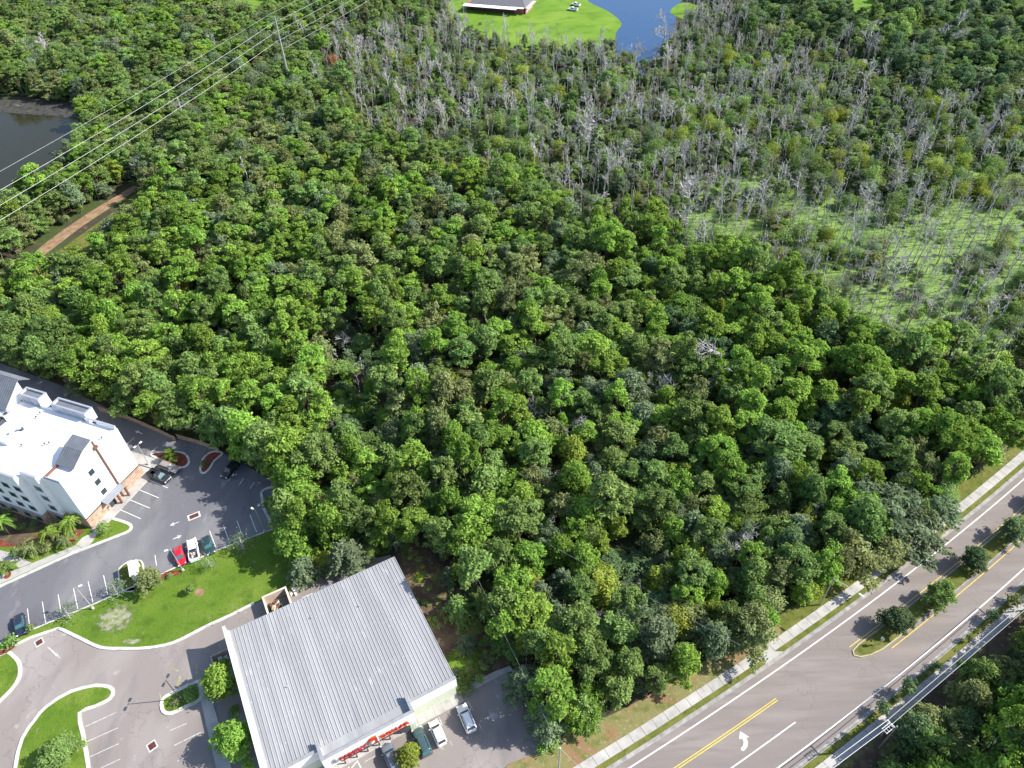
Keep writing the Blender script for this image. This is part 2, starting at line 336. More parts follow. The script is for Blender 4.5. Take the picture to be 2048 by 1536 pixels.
# ------------------------------------------------------------------ ground
gs = MB(); gs.add([(-2500,-1500,0),(2500,-1500,0),(2500,3500,0),(-2500,3500,0)], [(0,1,2,3)]); tag(gs.build('ground', M['floor']), kind='structure')

# road frame
RA = rad(29.6); RD = Vector((cos(RA), sin(RA))); RN = Vector((-RD.y, RD.x))
def RC(s): return 0.00055*(s-68)**2
def RP(s, n): return RD*s + RN*(n+RC(s))
def band(s0, s1, n0, n1, step=6):
    k = max(1, int(abs(s1-s0)/step)); ss = [s0+(s1-s0)*i/k for i in range(k+1)]
    return [RP(s, n0) for s in ss]+[RP(s, n1) for s in reversed(ss)]
S0, S1 = -30, 215
sheet('road', band(S0, S1, 13.3, 27.7), 0.02, M['road'])
# gutters and kerbs
mb = MB()
ss = [S0+i*3 for i in range(int((S1-S0)/3)+1)]
mb.strip([RP(s, 27.35) for s in ss], 0, 0.45, 0.0, 0.028); mb.strip([RP(s, 27.8) for s in ss], 0, 0.17, 0, 0.16)
mb.strip([RP(s, 13.25) for s in ss], 0, 0.45, 0.0, 0.028); mb.strip([RP(s, 13.08) for s in ss], 0, 0.17, 0, 0.16)
tag(mb.build('road_kerb', M['gutter']), kind='structure')
sheet('verge', band(S0, S1, 27.97, 28.85), 0.13, M['verge'], z0=0)
sheet('verge', band(S0, S1, 30.45, 33.2), 0.10, M['verge'], z0=0)
sheet('verge', band(S0, S1, 12.15, 13.08), 0.13, M['verge'], z0=0)
sheet('verge', band(S0, S1, 7.6, 10.45), 0.05, M['ditch'], z0=0)
# dry grass patches in front of the trees
sheet('dry_grass', catmull(GP([(1010,1536),(1090,1500),(1140,1462),(1200,1440),(1290,1395),(1385,1335),(1440,1310),(1500,1290),(1560,1250),(1545,1288),(1440,1360),(1340,1425),(1170,1536)]), 3, True), 0.115, M['drygrass'], z0=0)
# sidewalk slabs
def slabs(name, n0, n1, s0, s1, L, z=0.15):
    mb = MB(); s = s0
    while s < s1:
        a, b, c, d = RP(s+0.03, n0), RP(s+L-0.03, n0), RP(s+L-0.03, n1), RP(s+0.03, n1)
        zz = z+RNG.uniform(-.006, .006)
        mb.add([(*a, zz), (*b, zz), (*c, zz), (*d, zz), (*a, 0), (*b, 0), (*c, 0), (*d, 0)], [(0,1,2,3),(0,4,5,1),(1,5,6,2),(2,6,7,3),(3,7,4,0)]); s += L
    tag(mb.build(name, M['concrete']), kind='structure')
slabs('sidewalk', 28.85, 30.45, S0, S1, 2.3)
slabs('sidewalk', 10.5, 12.1, S0, S1, 2.3)
# ramp / bus pad
mb = MB(); a = [RP(63.5, 27.95), RP(67.8, 27.95), RP(66.3, 28.9), RP(64.2, 28.9)]
mb.prism(a, 0, 0.152); tag(mb.build('sidewalk_ramp', M['concrete']), kind='structure')
# markings
def mark(name, s0, s1, n, w, m, z=0.026):
    sheet(name, band(s0, s1, n-w/2, n+w/2, 4), z, m)
mark('edge_line', S0, S1, 26.25, 0.19, M['paint']); mark('edge_line', S0, S1, 14.95, 0.19, M['paint'])
mark('centre_line', S0, 60.8, 22.85, 0.14, M['yellow']); mark('centre_line', S0, 60.8, 22.50, 0.14, M['yellow'])
mark('centre_line', 78, S1, 22.62, 0.13, M['yellow']); mark('centre_line', 84, S1, 18.62, 0.15, M['yellow'])
mark('lane_line', S0, 60.6, 18.5, 0.17, M['paint'])
# arrows
def arrow(ox, on, poly, sc=1.0, flip=1):
    pts = [RP(ox+x*sc*flip, on+y*sc) for x, y in poly]
    sheet('lane_arrow', pts, 0.027, M['paint'])
arrow(51.6, 20.6, [(-1.1,-.95),(-.75,-1.0),(-.15,-.85),(.35,-.45),(.55,.1),(.95,.0),(.45,1.15),(-.4,.45),(.05,.3),(-.1,-.15),(-.45,-.45),(-1.1,-.6)], 1.15)
arrow(96.5, 26.95, [(-1.3,0),(-.3,.42),(-.3,.14),(1.2,.14),(1.2,-.14),(-.3,-.14),(-.3,-.42)], .85)
# road wear: faint polished track
# median
tip = [RP(78.2, 20.9)]
med = [RP(S1, 19.25)] + [RP(s, 19.25) for s in range(205, 84, -6)] + [RP(82.5, 19.3), RP(80, 19.7), RP(78.1, 20.4), RP(77.4, 21.2), RP(77.9, 21.9), RP(79.6, 22.15)] + [RP(s, 22.15) for s in range(84, 212, 6)] + [RP(S1, 22.15)]
mb = MB(); mb.strip(med, -0.2, 0.02, 0, 0.16); tag(mb.build('median_kerb', M['gutter']), kind='structure')
mb = MB(); mb.strip(med, -0.62, -0.2, 0, 0.03); tag(mb.build('median_gutter', M['gutter']), kind='structure')
mb = MB(); mb.strip(med[20:29], -0.05, 0.03, 0.15, 0.165); tag(mb.build('yellow_kerb_paint', M['yellow']), kind='structure')
sheet('median_grass', med, 0.13, M['verge'], z0=0)

# ------------------------------------------------------------------ hotel lot, store lot, lawns
sheet('hotel_car_park', GP([(-420,1500),(-420,640),(-100,690),(120,770),(257,838),(322,866),(399,888),(444,905),(552,965),(575,1000),(560,1064),(540,1070),(30,1290)]), 0.018, M['asphalt'])
sheet('store_car_park', GP([(-300,1700),(-300,1350),(0,1300),(120,1250),(300,1290),(420,1245),(520,1190),(600,1150),(780,1110),(915,1380),(1012,1340),(1078,1430),(1088,1500),(1035,1536),(900,1750),(300,1900)]), 0.012, M['asphalt_warm'])
def island(name, px, smooth=3, m='lawn', z=0.13, kw=0.16, kz=0.16, gutter=0.0, raw=False, kerb_idx=None):
    pts = GP(px) if not raw else px
    if smooth: pts = catmull(pts, smooth, True)
    A = sum(pts[i][0]*pts[(i+1) % len(pts)][1]-pts[(i+1) % len(pts)][0]*pts[i][1] for i in range(len(pts)))
    if A < 0: pts = pts[::-1]
    sheet(name, pts, z, M[m], z0=0)
    mb = MB(); mb.strip(pts, -0.42, 0.17, 0, 0.165, True) if gutter else mb.strip(pts, -0.12, kw, 0, kz, True)
    tag(mb.build(name+'_kerb', M['kerb']), kind='structure')
    return pts
# big lawn between the two lots (open on its right side towards the wood)
lawn = GP([(-60,1340),(14,1303),(25,1292),(60,1275),(117,1256),(128,1259)])+catmull(GP([(128,1259),(165,1277),(202,1293.6),(245,1296),(294,1295),(348,1284),(411,1252.5),(460,1230),(508,1206)]), 3) + \
       GP([(560,1190),(640,1158),(700,1130),(775,1105),(760,1040),(640,1000),(590,1000),(566,1030),(545,1059),(424,1105),(376,1128),(348,1137),(247,1182),(190,1208),(126,1234),(60,1262),(30,1275),(-60,1312)])
sheet('lawn', lawn, 0.13, M['lawn'], z0=0)
kb = MB(); kb.strip(GP([(-60,1340),(14,1303),(25,1292),(60,1275),(117,1256),(128,1259)])+catmull(GP([(128,1259),(165,1277),(202,1293.6),(245,1296),(294,1295),(348,1284),(411,1252.5),(460,1230),(508,1206)]), 3)[1:], -0.4, 0.14, 0, 0.165)
kb.strip(GP([(545,1059),(424,1105),(376,1128),(348,1137),(285,1166),(247,1182),(190,1208),(126,1234),(60,1262),(30,1275),(-60,1312)]), -0.12, 0.15, 0, 0.165)
kb.strip(catmull(GP([(545,1058),(537,1038),(527,1018),(524,1000),(522,985),(535,976),(556,972)]), 3), -0.4, 0.15, 0, 0.165)
tag(kb.build('lawn_kerb', M['kerb']), kind='structure')
sheet('dry_patch', catmull(GP([(178,1256),(195,1228),(240,1205),(275,1200),(283,1218),(262,1250),(225,1275),(190,1270)]), 3, True), 0.137, M['softpale'])
sheet('dry_patch', catmull(GP([(238,1282),(262,1276),(290,1283),(262,1291)]), 3, True), 0.137, M['softpale'])
sheet('mulch_bed', catmull(GP([(325,1145),(350,1142),(362,1148),(335,1156),(315,1158)]), 3, True), 0.138, M['mulch'])
sheet('mulch_bed', catmull(GP([(395,1178),(408,1180),(405,1192),(390,1190)]), 3, True), 0.138, M['dirt'])
# grass left of the store lot
island('lawn', [(-60,1345),(0,1310),(14,1305),(25,1313),(36,1325),(39,1344),(32,1366),(0,1401),(-60,1450)], 2, gutter=1)
sheet('mulch_bed', catmull(GP([(0,1303),(26,1285),(30,1296),(10,1308),(0,1312)]), 2, True), 0.20, M['mulch'])
island('lawn', [(28,1640),(33,1536),(47,1477),(72,1440),(95,1414),(142,1385),(190,1373),(218,1376),(225,1385),(218,1398),(190,1412),(158,1426.5),(165,1470),(176,1536),(190,1640)], 2, gutter=1)
island('planted_island', [(326,1401),(345,1388),(395,1365),(400,1372),(399,1398),(372,1412),(345,1425),(329,1422)], 3, gutter=1)
# sidewalk left of the store
sheet('store_side_walk', GP([(393,1360),(402,1362),(424,1398),(470,1560),(448,1600),(397,1382)]), 0.14, M['concrete'], z0=0)
# hotel side: walks and lawns along the drive
kerbline = GP([(-60,1202),(0,1172),(139,1108.5),(228,1074)])+catmull(GP([(228,1074),(253,1064),(261,1057),(258,1050),(240,1043),(226,1039)]), 4)[1:]
hl = kerbline + GP([(215,1050),(150,1085),(60,1120),(-60,1110)])
sheet('hotel_lawn', GP([(-60,1202),(0,1172),(139,1108.5),(228,1074)])+kerbline[4:]+GP([(205,1045),(190,1056),(60,1040),(-100,990),(-300,1050)]), 0.12, M['lawn'], z0=0)
kb = MB(); kb.strip(kerbline, -0.45, 0.15, 0, 0.165); tag(kb.build('hotel_kerb', M['kerb']), kind='structure')
sheet('hotel_path', GP([(-60,1199),(0,1169),(139,1106),(170,1100),(152,1091),(65,1127),(40,1137),(0,1152),(-60,1176)]), 0.135, M['concrete'], z0=0)
sheet('hotel_path', GP([(152,1090),(170,1099),(185,1085),(207,1046),(198,1050),(185,1066),(165,1076)]), 0.136, M['concrete'], z0=0)
sheet('hotel_path', GP([(-60,1075),(0,1101),(18,1105),(64,1126),(40,1136),(18,1130),(-60,1120)]), 0.137, M['concrete'], z0=0)
sheet('mulch_bed', catmull(GP([(0,1080),(30,1078),(70,1070),(110,1066),(150,1060),(168,1062),(160,1072),(150,1085),(138,1086),(120,1080),(40,1092),(0,1094)]), 2, True), 0.139, M['mulch'])
sheet('mulch_bed', catmull(GP([(7,1156),(20,1144),(23,1150),(16,1158)]), 3, True), 0.139, M['mulch'])
HQ = rad(68.3)
hq = Vector((cos(HQ), sin(HQ))); hp = Vector((-hq.y, hq.x)); HO = G(185, 1056)
HL = lambda x, y: HO+hq*x+hp*y
sheet('hotel_walk', [HL(-0.5, 0), HL(-0.2, -2.3), HL(16.5, -2.3), HL(16.8, 40), HL(15.2, 40), HL(15.2, 0)], 0.14, M['concrete'], z0=0)
sheet('hotel_side_strip', [HL(16.8, -1.2), HL(19.3, -1.2), HL(19.3, 40), HL(16.8, 40)], 0.135, M['concrete'], z0=0)
sheet('mulch_bed', [HL(-2.3, 9.5), HL(-8.5, 9.0), HL(-9.0, 55), HL(-2.4, 55)], 0.145, M['ditch'], z0=0)
# kerbed mulch noses north of the hotel
def nose(px, m='mulch'):
    pts = catmull(GP(px), 3, True)
    A = sum(pts[i][0]*pts[(i+1) % len(pts)][1]-pts[(i+1) % len(pts)][0]*pts[i][1] for i in range(len(pts)))
    if A < 0: pts = pts[::-1]
    sheet('mulch_island', pts, 0.13, M[m], z0=0); mb = MB(); mb.strip(pts, -0.35, 0.12, 0, 0.165, True); tag(mb.build('mulch_island_kerb', M['kerb']), kind='structure')
nose([(303,909),(330,905),(362,906),(374,914),(377,926),(368,934),(352,932),(325,920)])
nose([(444,907),(428,922),(418,938),(408,946),(402,941),(404,928),(410,915),(425,905)])
# stall lines
def line(a, b, w=0.11, z=0.024, m='paint', name='stall_line'):
    a = G(*a); b = G(*b); d = (b-a).normalized(); n = Vector((-d.y, d.x))*w/2
    sheet(name, [a-n, b-n, b+n, a+n], z, M[m])
D_ = lambda x, y: (200+x/3.525, 820+y/3.525)
R2 = lambda x, y: (x/3.161, 1050+y/3.161)
for a, b in [((335,490),(480,550)),((275,562),(415,620)),((210,633),(352,692)),((147,705),(288,767))]: line(D_(*a), D_(*b))
for a, b in [((905,500),(935,460)),((980,530),(1015,480)),((1055,555),(1090,510)),((190,242),(243,195)),((355,302),(405,260)),((1057,738),(1105,862)),((965,780),(1010,900)),((870,812),(912,930)),((773,852),(815,965))]: line(D_(*a), D_(*b))
line(D_(355,315), D_(418,293), 0.3)
for a, b in [((655,318),(682,445)),((557,357),(588,490)),((465,400),(492,530)),((368,440),(387,555)),((268,485),(290,630)),((174,528),(190,665)),((980,190),(990,258))]: line(R2(*a), R2(*b))
for a, b in [((540,1275),(735,1185)),((550,1370),(745,1283)),((570,1465),(750,1383)),((640,1536),(760,1480)),((1075,1300),(1180,1255)),((1100,1395),(1275,1308)),((1120,1495),(1190,1460))]: line(R2(*a), R2(*b), m='oldpaint')
for a, b in [((1010,1060),(1022,1118)),((1145,950),(1125,1040)),((1135,955),(1112,1040)),((1090,905),(1130,925)),((1240,880),(1245,960))]: line(R2(*a), R2(*b), 0.12, m='oldyellow')
F_ = lambda x, y: (860+x/3.735, 1330+y/3.735)
Z3 = lambda x, y: (600+x/7.877, 1360+y/7.877)
for a, b in [(F_(65,388),F_(95,455)),(F_(280,268),F_(322,340)),(F_(150,570),F_(165,600)),(F_(275,535),F_(285,555)),(F_(367,440),F_(382,475)),(Z3(1020,1290),Z3(1180,1200))]: line(a, b, 0.1, m='oldpaint')
for a, b in [(Z3(900,1270),Z3(960,1386)),(Z3(900,1280),Z3(815,1386)),(Z3(760,1370),Z3(775,1386)),(Z3(960,1380),Z3(1000,1500))]: line(a, b, 0.16, m='paint')
# lot arrows
def lot_arrow(a, b, w=0.5):
    a = G(*a); b = G(*b); d = (b-a); L = d.length; d.normalize(); n = Vector((-d.y, d.x))
    pts = [(0,0),(.42,w),(.42,.13),(1,.09),(1,-.09),(.42,-.13),(.42,-w)]
    sheet('lot_arrow', [a+d*(x*L)+n*y for x, y in pts], 0.025, M['oldpaint'])
lot_arrow(D_(492,815), D_(560,788)); lot_arrow(D_(575,885), D_(512,912)); lot_arrow(D_(248,148), D_(300,168))
lot_arrow(R2(385,845), R2(300,770), 0.2)
# storm drains
def drain(px, size, rz, pad, label):
    c = G(*px); t = thing('storm_drain', (*c, 0), rz, label, 'drain', None)
    mb = MB().box(-pad, pad, -pad*.62, pad*.62, 0, 0.035) if size == 1 else MB().box(-pad, pad, -pad, pad, 0, 0.035)
    mb.build('concrete_collar', M['kerb'], t)
    k = .72*pad; ky = .40*pad if size == 1 else k
    g = MB().box(-k, k, -ky, ky, 0.03, 0.045)
    for i in range(7): x = -k+.06+i*(2*k-.12)/6; g.box(x-.03, x+.03, -ky+.04, ky-.04, 0.045, 0.06)
    g.build('grate', M['grate'], t)
drain(D_(663,748), 1, rad(28), 1.25, 'rectangular storm drain in the middle of the grey hotel car park')
drain(R2(962,1397), 2, rad(40), 0.75, 'square rusty drain grate in the car park left of the store trees')
drain(R2(248,742), 2, rad(40), 0.72, 'square rusty drain grate near the corner of the big lawn')

# ------------------------------------------------------------------ ditch and grass right of the store
sheet('ditch_floor', catmull(GP([(790,1112),(815,1085),(860,1105),(900,1150),(950,1230),(1000,1300),(1020,1335),(985,1352),(920,1385),(905,1340)]), 3, True), 0.02, M['ditch'])
sheet('lawn', catmull(GP([(880,1295),(900,1280),(940,1290),(970,1300),(985,1330),(960,1352),(915,1372)]), 3, True), 0.05, M['softverge'])
sheet('store_path', GP([(912,1383),(990,1343),(1020,1332),(1026,1341),(1000,1352),(920,1394)]), 0.10, M['concrete'], z0=0)

# ------------------------------------------------------------------ ponds, swamp, far lawns, track
sheet('left_pond', catmull(GP([(-700,120),(-300,190),(0,222),(100,229),(150,233),(185,262),(160,320),(120,370),(60,400),(20,470),(-80,500),(-400,560),(-700,500)]), 3, True), 0.03, M['pond_dark'])
sheet('pond_bank', catmull(GP([(-700,90),(-300,160),(0,196),(80,203),(150,210),(165,225),(150,236),(100,231),(0,224),(-300,192),(-700,125)]), 3, True), 0.05, M['bank'])
sheet('right_pond', catmull(GP([(1090,-70),(1170,0),(1215,22),(1243,46),(1232,66),(1225,100),(1240,140),(1300,150),(1345,110),(1352,60),(1356,10),(1400,-70)]), 3, True), 0.03, M['pond_blue'])
sheet('far_lawn', catmull(GP([(1175,2),(1150,-30),(1040,-40),(920,-10),(880,40),(950,80),(1050,110),(1120,120),(1200,125),(1226,100),(1232,66),(1243,46),(1215,22)]), 3, True), 0.06, M['farlawn'])
sheet('far_lawn', catmull(GP([(430,20),(470,-10),(560,-20),(545,20),(520,60),(470,45)]), 3, True), 0.06, M['farlawn'])
sheet('far_lawn', catmull(GP([(1670,60),(1690,10),(1720,-30),(1800,-30),(1780,20),(1760,60),(1720,80)]), 3, True), 0.06, M['farlawn'])
sheet('far_lawn', catmull(GP([(1340,25),(1365,5),(1400,15),(1380,40)]), 3, True), 0.06, M['farlawn'])
sheet('swamp', catmull(GP([(1340,450),(1440,360),(1560,325),(1700,330),(1830,370),(1950,320),(2100,285),(2350,260),(2600,500),(2350,720),(2048,720),(1900,720),(1760,670),(1640,610),(1540,570),(1400,540)]), 3, True), 0.04, M['duck'])
sheet('dirt_track', catmull(GP([(70,508),(84,492),(130,458),(190,418),(240,388),(268,372),(270,380),(226,412),(166,452),(108,496),(85,512)]), 3, True), 0.05, M['dirt'])
sheet('track_grass', catmull(GP([(110,507),(170,464),(230,422),(272,388),(280,420),(220,480),(150,540),(70,560),(40,545)]), 3, True), 0.045, M['verge'])
sheet('dirt_track', catmull(GP([(-60,575),(0,545),(45,535),(70,510),(60,540),(20,565),(-60,600)]), 3, True), 0.05, M['dirt'])

# ------------------------------------------------------------------ store
ST = rad(27.2); su = Vector((cos(ST), sin(ST))); sv = Vector((-su.y, su.x)); SO = G(909, 1358, 6)
SL = lambda x, y: SO+su*x+sv*y
UL, UR, VB = -30.8, 0.0, 26.4
store = thing('store_building', SO, ST, 'white discount store with a ribbed grey metal roof and red sign', 'store')
mb = MB().box(UL+.1, UR-.1, .3, VB-.5, 0, 5.35); mb.build('wall', M['white'], store)
mb = MB().box(UL+.05, UR-.05, 0.12, 0.3, 0.0, 3.9)
mb.build('front_wall', M['pebble'], store)
# roof sheet with ribs, falls from front to back
def rz_(y): return 6.05-0.7*(y/VB)
rf = MB(); x0, x1 = UL+.75, UR+.12; y0, y1 = .25, VB+.15
rf.add([(x0,y0,rz_(y0)),(x1,y0,rz_(y0)),(x1,y1,rz_(y1)),(x0,y1,rz_(y1)),(x0,y0,rz_(y0)-.35),(x1,y0,rz_(y0)-.35),(x1,y1,rz_(y1)-.35),(x0,y1,rz_(y1)-.35)],
       [(0,1,2,3),(3,2,6,7),(1,5,6,2),(0,3,7,4),(0,4,5,1)])
k = 49
for i in range(k+1):
    x = x0+.03+(x1-x0-.06)*i/k
    a, b, hh = .035, .075, .085
    rf.add([(x-b,y0,rz_(y0)+.003),(x-a,y0,rz_(y0)+hh),(x+a,y0,rz_(y0)+hh),(x+b,y0,rz_(y0)+.003),(x-b,y1,rz_(y1)+.003),(x-a,y1,rz_(y1)+hh),(x+a,y1,rz_(y1)+hh),(x+b,y1,rz_(y1)+.003)],
           [(0,4,5,1),(1,5,6,2),(2,6,7,3),(4,7,6,5)])
    if i < k:    # low pan corrugation
        xm = x+(x1-x0)/k/2
        rf.add([(xm-.05,y0,rz_(y0)+.003),(xm,y0,rz_(y0)+.02),(xm+.05,y0,rz_(y0)+.003),(xm-.05,y1,rz_(y1)+.003),(xm,y1,rz_(y1)+.02),(xm+.05,y1,rz_(y1)+.003)], [(0,3,4,1),(1,4,5,2)])
lr = random.Random(5)
lp = rf
for i in range(k):
    xa = x0+.03+(x1-x0-.06)*i/k+.09; xb = xa+(x1-x0)/k-.18
    for yb in (7.5+lr.uniform(-.6,.6), 15.2+lr.uniform(-.6,.6), 21.5+lr.uniform(-.6,.6)):
        lp.box(xa, xb, yb, yb+lr.uniform(.04,.10), rz_(yb)+.004, rz_(yb)+.016, 1)
    if lr.random() < .35:
        yb = lr.uniform(2, 24); lp.box(xa+.1, xb-.1, yb, yb+.3, rz_(yb)+.004, rz_(yb)+.02, 1)
rf.build('roof', [M['roofmetal'], mat('pale_lap_sealant', (.40,.40,.41), .6)], store, fixn=False)
for (vx, vy) in ((-9, 20), (-17, 22), (-24, 12)): MB().tube((vx, vy, rz_(vy)), (vx, vy, rz_(vy)+.35), .07, .07, 8).tube((vx, vy, rz_(vy)+.35), (vx, vy, rz_(vy)+.42), .12, .08, 8).build('vent_pipe', M['pole'], store)

MB().box(x0, x1+.05, VB+.155, VB+.30, rz_(VB)-.30, rz_(VB)-.02).build('gutter', M['steel'], store)
MB().box(x1+.005, x1+.10, .25, VB+.15, rz_(VB)-.35, rz_(VB)-.1).build('gutter', M['steel'], store)
# left side wall rises above the roof as a parapet
mb = MB().box(UL, UL+.34, .0, VB+.75, 0, 6.55); mb.build('side_wall', M['white'], store)
MB().box(UL-.06, UL+.40, -.03, VB+.82, 6.55, 6.66).build('coping', M['frame'], store)
MB().box(UL+.40, UL+.75, .3, VB, 5.9, 6.12).build('flashing', M['whiteroof'], store)
# front parapets: right low, centre raised and projecting, left low
MB().box(-7.75, UR+.18, -.30, .05, 3.9, 6.55).build('parapet', M['white'], store)
MB().box(-7.72, UR+.22, -.34, .16, 6.55, 6.66).build('coping', M['steel'], store)
MB().box(UL+.41, -22.66, -.30, .05, 3.9, 6.55).build('parapet', M['white'], store)
MB().box(UL+.42, -22.70, -.34, .16, 6.552, 6.662).build('coping', M['steel'], store)
c0, c1, cf = -22.6, -7.8, -2.05
mb = MB().box(c0, c1, cf, cf+.35, 3.7, 7.0).box(c0, c0+.35, cf+.35, .95, 3.7, 7.0).box(c1-.35, c1, cf+.35, .95, 3.7, 7.0)
mb.build('sign_parapet', M['white'], store)
mb = MB().box(c0-.06, c1+.06, cf-.06, cf+.42, 7.0, 7.12).box(c0-.06, c0+.42, cf+.42, 1.0, 7.0, 7.12).box(c1-.42, c1+.06, cf+.42, 1.0, 7.0, 7.12)
mb.build('coping', M['steel'], store)
MB().box(c0+.36, c1-.36, cf+.36, .3, 6.0, 6.1).build('canopy_roof', M['roofmetal'], store)
MB().box(c0+.1, c1-.1, cf-.02, .28, 3.55, 3.69).build('soffit', M['frame'], store)
MB().box(c0+2.6, c1-1.6, cf-.10, cf-.03, 3.55, 3.85).build('maroon_band', M['maroon'], store)
for x_ in (c1-1.1, c0+.15): MB().box(x_, x_+.95, cf+.15, cf+.95, 0, 3.54).build('column', M['pebble'], store)
dg = MB()
for i in range(6): dg.box(-19.6+i*1.7, -18.2+i*1.7, .06, .11, .25, 2.8)
fr = dg.build('shop_window', M['glass'], store)
# lettering
def lettering(text, m, loc, size, parent, ext=0.10, rx=pi/2, rz=0, name='sign_lettering', sx=1.0, bold=.02):
    c = bpy.data.curves.new('t', 'FONT'); c.body = text; c.size = size; c.extrude = ext; c.offset = bold; c.align_x = 'CENTER'; c.align_y = 'CENTER'
    to = bpy.data.objects.new('t', c); COL.objects.link(to); bpy.context.view_layer.update()
    dg_ = bpy.context.evaluated_depsgraph_get(); me = bpy.data.meshes.new_from_object(to.evaluated_get(dg_))
    bpy.data.objects.remove(to); me.materials.clear(); me.materials.append(m)
    o = bpy.data.objects.new(name, me); COL.objects.link(o); o.parent = parent; o.location = loc; o.rotation_euler = (rx, 0, rz); o.scale = (sx, 1, 1)
    return o
lettering('FAMILY', M['redletter'], (-18.15, cf-.16, 4.75), 1.18, store, .10, sx=1.12, bold=.03)
lettering('DOLLAR', M['orangeletter'], (-11.35, cf-.16, 4.85), 1.12, store, .10, sx=1.10, bold=.03)
em = MB()
def disc(mb, cx, cz, r, y0_, y1_, n=26, mi=0):
    vs = [(cx+r*cos(2*pi*i/n), y, cz+r*sin(2*pi*i/n)) for y in (y0_, y1_) for i in range(n)]
    mb.add(vs, [tuple(range(n)), tuple(range(n, 2*n))]+[(i, (i+1) % n, n+(i+1) % n, n+i) for i in range(n)], mi)
disc(em, -14.75, 5.25, .92, cf-.30, cf-.02, mi=0)
disc(em, -15.25, 4.85, .55, cf-.36, cf-.02, mi=1); disc(em, -14.95, 5.0, .30, cf-.40, cf-.02, mi=2)
em.box(-14.2, -13.95, cf-.32, cf-.02, 4.3, 6.1, 2)
em.build('sign_emblem', [M['orangeletter'], M['greyletter'], M['bag']], store)
MB().box(-21.1, -20.75, cf-.20, cf-.02, 4.4, 5.6).build('sign_box', M['greyletter'], store)
# front walk
sheet('store_front_walk', [SL(-40, -1.5), SL(.6, -1.5), SL(.6, .25), SL(-40, .25)], 0.15, M['concrete'], z0=0)
mb = MB()
for i in range(30): mb.box(-30+i*1.5-.012-.0, -30+i*1.5+.012, -1.49, .11, .15, .154)
j = mb.build('walk_joints', M['darkfix']); j.location = (*SO, 0); j.rotation_euler = (0, 0, ST); tag(j, kind='structure')
# bollards
bxs = [-10.5, -12.35, -14.19, -16.1, -17.9, -19.8, -21.6]
words = ['at the right end', 'second from the right end', 'third from the right end', 'in the middle of the row', 'third from the left end', 'second from the left end', 'at the left end']
b0 = None
for x, wd in zip(bxs, words):
    c = SL(x, -1.22)
    lab = 'dark red bollard under the store sign, '+wd
    if b0 is None:
        b0 = thing('bollard', (*c, .15), ST, lab, 'bollard', 'bollards along the store front walk')
        bp0 = MB().tube((0,0,0),(0,0,1.0),.10,.10,12).build('post', M['maroon'], b0); bp1 = MB().tube((0,0,1.0),(0,0,1.06),.09,.05,12).build('cap', M['brown'], b0)
    else:
        r = b0.copy(); COL.objects.link(r); r.location = (*c, .15); r['label'] = lab
        for ch in (bp0, bp1): q = ch.copy(); COL.objects.link(q); q.parent = r
# condensers
def condenser(x, y, m, label):
    t = thing('condenser_unit', (*SL(x, y), 0), ST, label, 'air conditioner', 'condensers behind the store')
    MB().box(-1.0, 1.0, -.55, .55, 0, .12).build('pad', M['kerb'], t)
    MB().box(-.95, .95, -.5, .5, .12, 1.35).build('casing', m, t)
    for sx in (-.47, .47):
        f = MB(); n = 20
        f.tube((sx,0,1.352),(sx,0,1.42),.40,.40,n); o = f.build('fan', M['darkfix'], t)
        g = MB()
        for i in range(8): a = i*pi/8; g.box(-.0, 0, 0, 0, 0, 0) if False else g.tube((sx-.40*cos(a), -.40*sin(a), 1.435), (sx+.40*cos(a), .40*sin(a), 1.435), .012, .012, 4)
        g.tube((sx,0,1.40),(sx,0,1.46),.09,.09,10)
        g.build('fan_guard', M['fixture'], o)
condenser(-16.4, 29.0, M['white'], 'white twin-fan air conditioner at the back edge of the store roof')
condenser(-12.9, 29.2, mat('shade_blue_casing', (0.17, 0.19, 0.27), 0.5), 'shaded blue-grey twin-fan air conditioner behind the store nearer the cypress')  # blue-grey shade painted into this casing, the twin of the white one
# dumpster enclosure at the back
t = thing('dumpster_enclosure', (*SL(-21.6, 30.2), 0), ST, 'tan block enclosure open at the front behind the store', 'enclosure')
MB().box(-2.2, -1.98, -2.2, 2.5, 0, 2.1).box(1.98, 2.2, -2.2, 2.5, 0, 2.1).box(-1.98, 1.98, 2.28, 2.5, 0, 2.1).build('wall', M['tanwall'], t)
MB().box(-2.25, -1.93, -2.25, 2.55, 2.1, 2.18).box(1.93, 2.25, -2.25, 2.55, 2.1, 2.18).box(-1.93, 1.93, 2.23, 2.55, 2.1, 2.18).build('coping', mat('tan_coping', (.68,.56,.47), .8), t)
MB().box(-2.2, -.1, -2.33, -2.25, .15, 1.9).build('gate', M['brown'], t)
t = thing('dumpster', (*SL(-22.2, 30.2), 0), ST, 'green dumpster heaped with boxes inside the tan enclosure', 'dumpster')
mb = MB(); mb.add([(-.95,-.8,.15),(.95,-.8,.15),(.95,.8,.15),(-.95,.8,.15),(-1.05,-1.0,1.35),(1.05,-1.0,1.35),(1.05,1.0,1.35),(-1.05,1.0,1.35)], [(3,2,1,0),(0,1,5,4),(1,2,6,5),(2,3,7,6),(3,0,4,7)])
mb.box(-1.1, 1.1, -1.06, -.98, 1.25, 1.4).box(-1.1, 1.1, .98, 1.06, 1.25, 1.4).box(-1.25, -1.06, -.6, .6, .8, .95).box(1.06, 1.25, -.6, .6, .8, .95)
mb.build('bin', M['dumpster'], t)
mb = MB(); rr = random.Random(3)
for i in range(38):
    s_ = rr.uniform(.25, .6); mb.obox((rr.uniform(-.75, .75), rr.uniform(-.7, .8)), (s_, s_*rr.uniform(.5, 1)), rr.uniform(0, 3), rr.uniform(1.0, 1.3), rr.uniform(1.35, 1.9), rr.randrange(3))
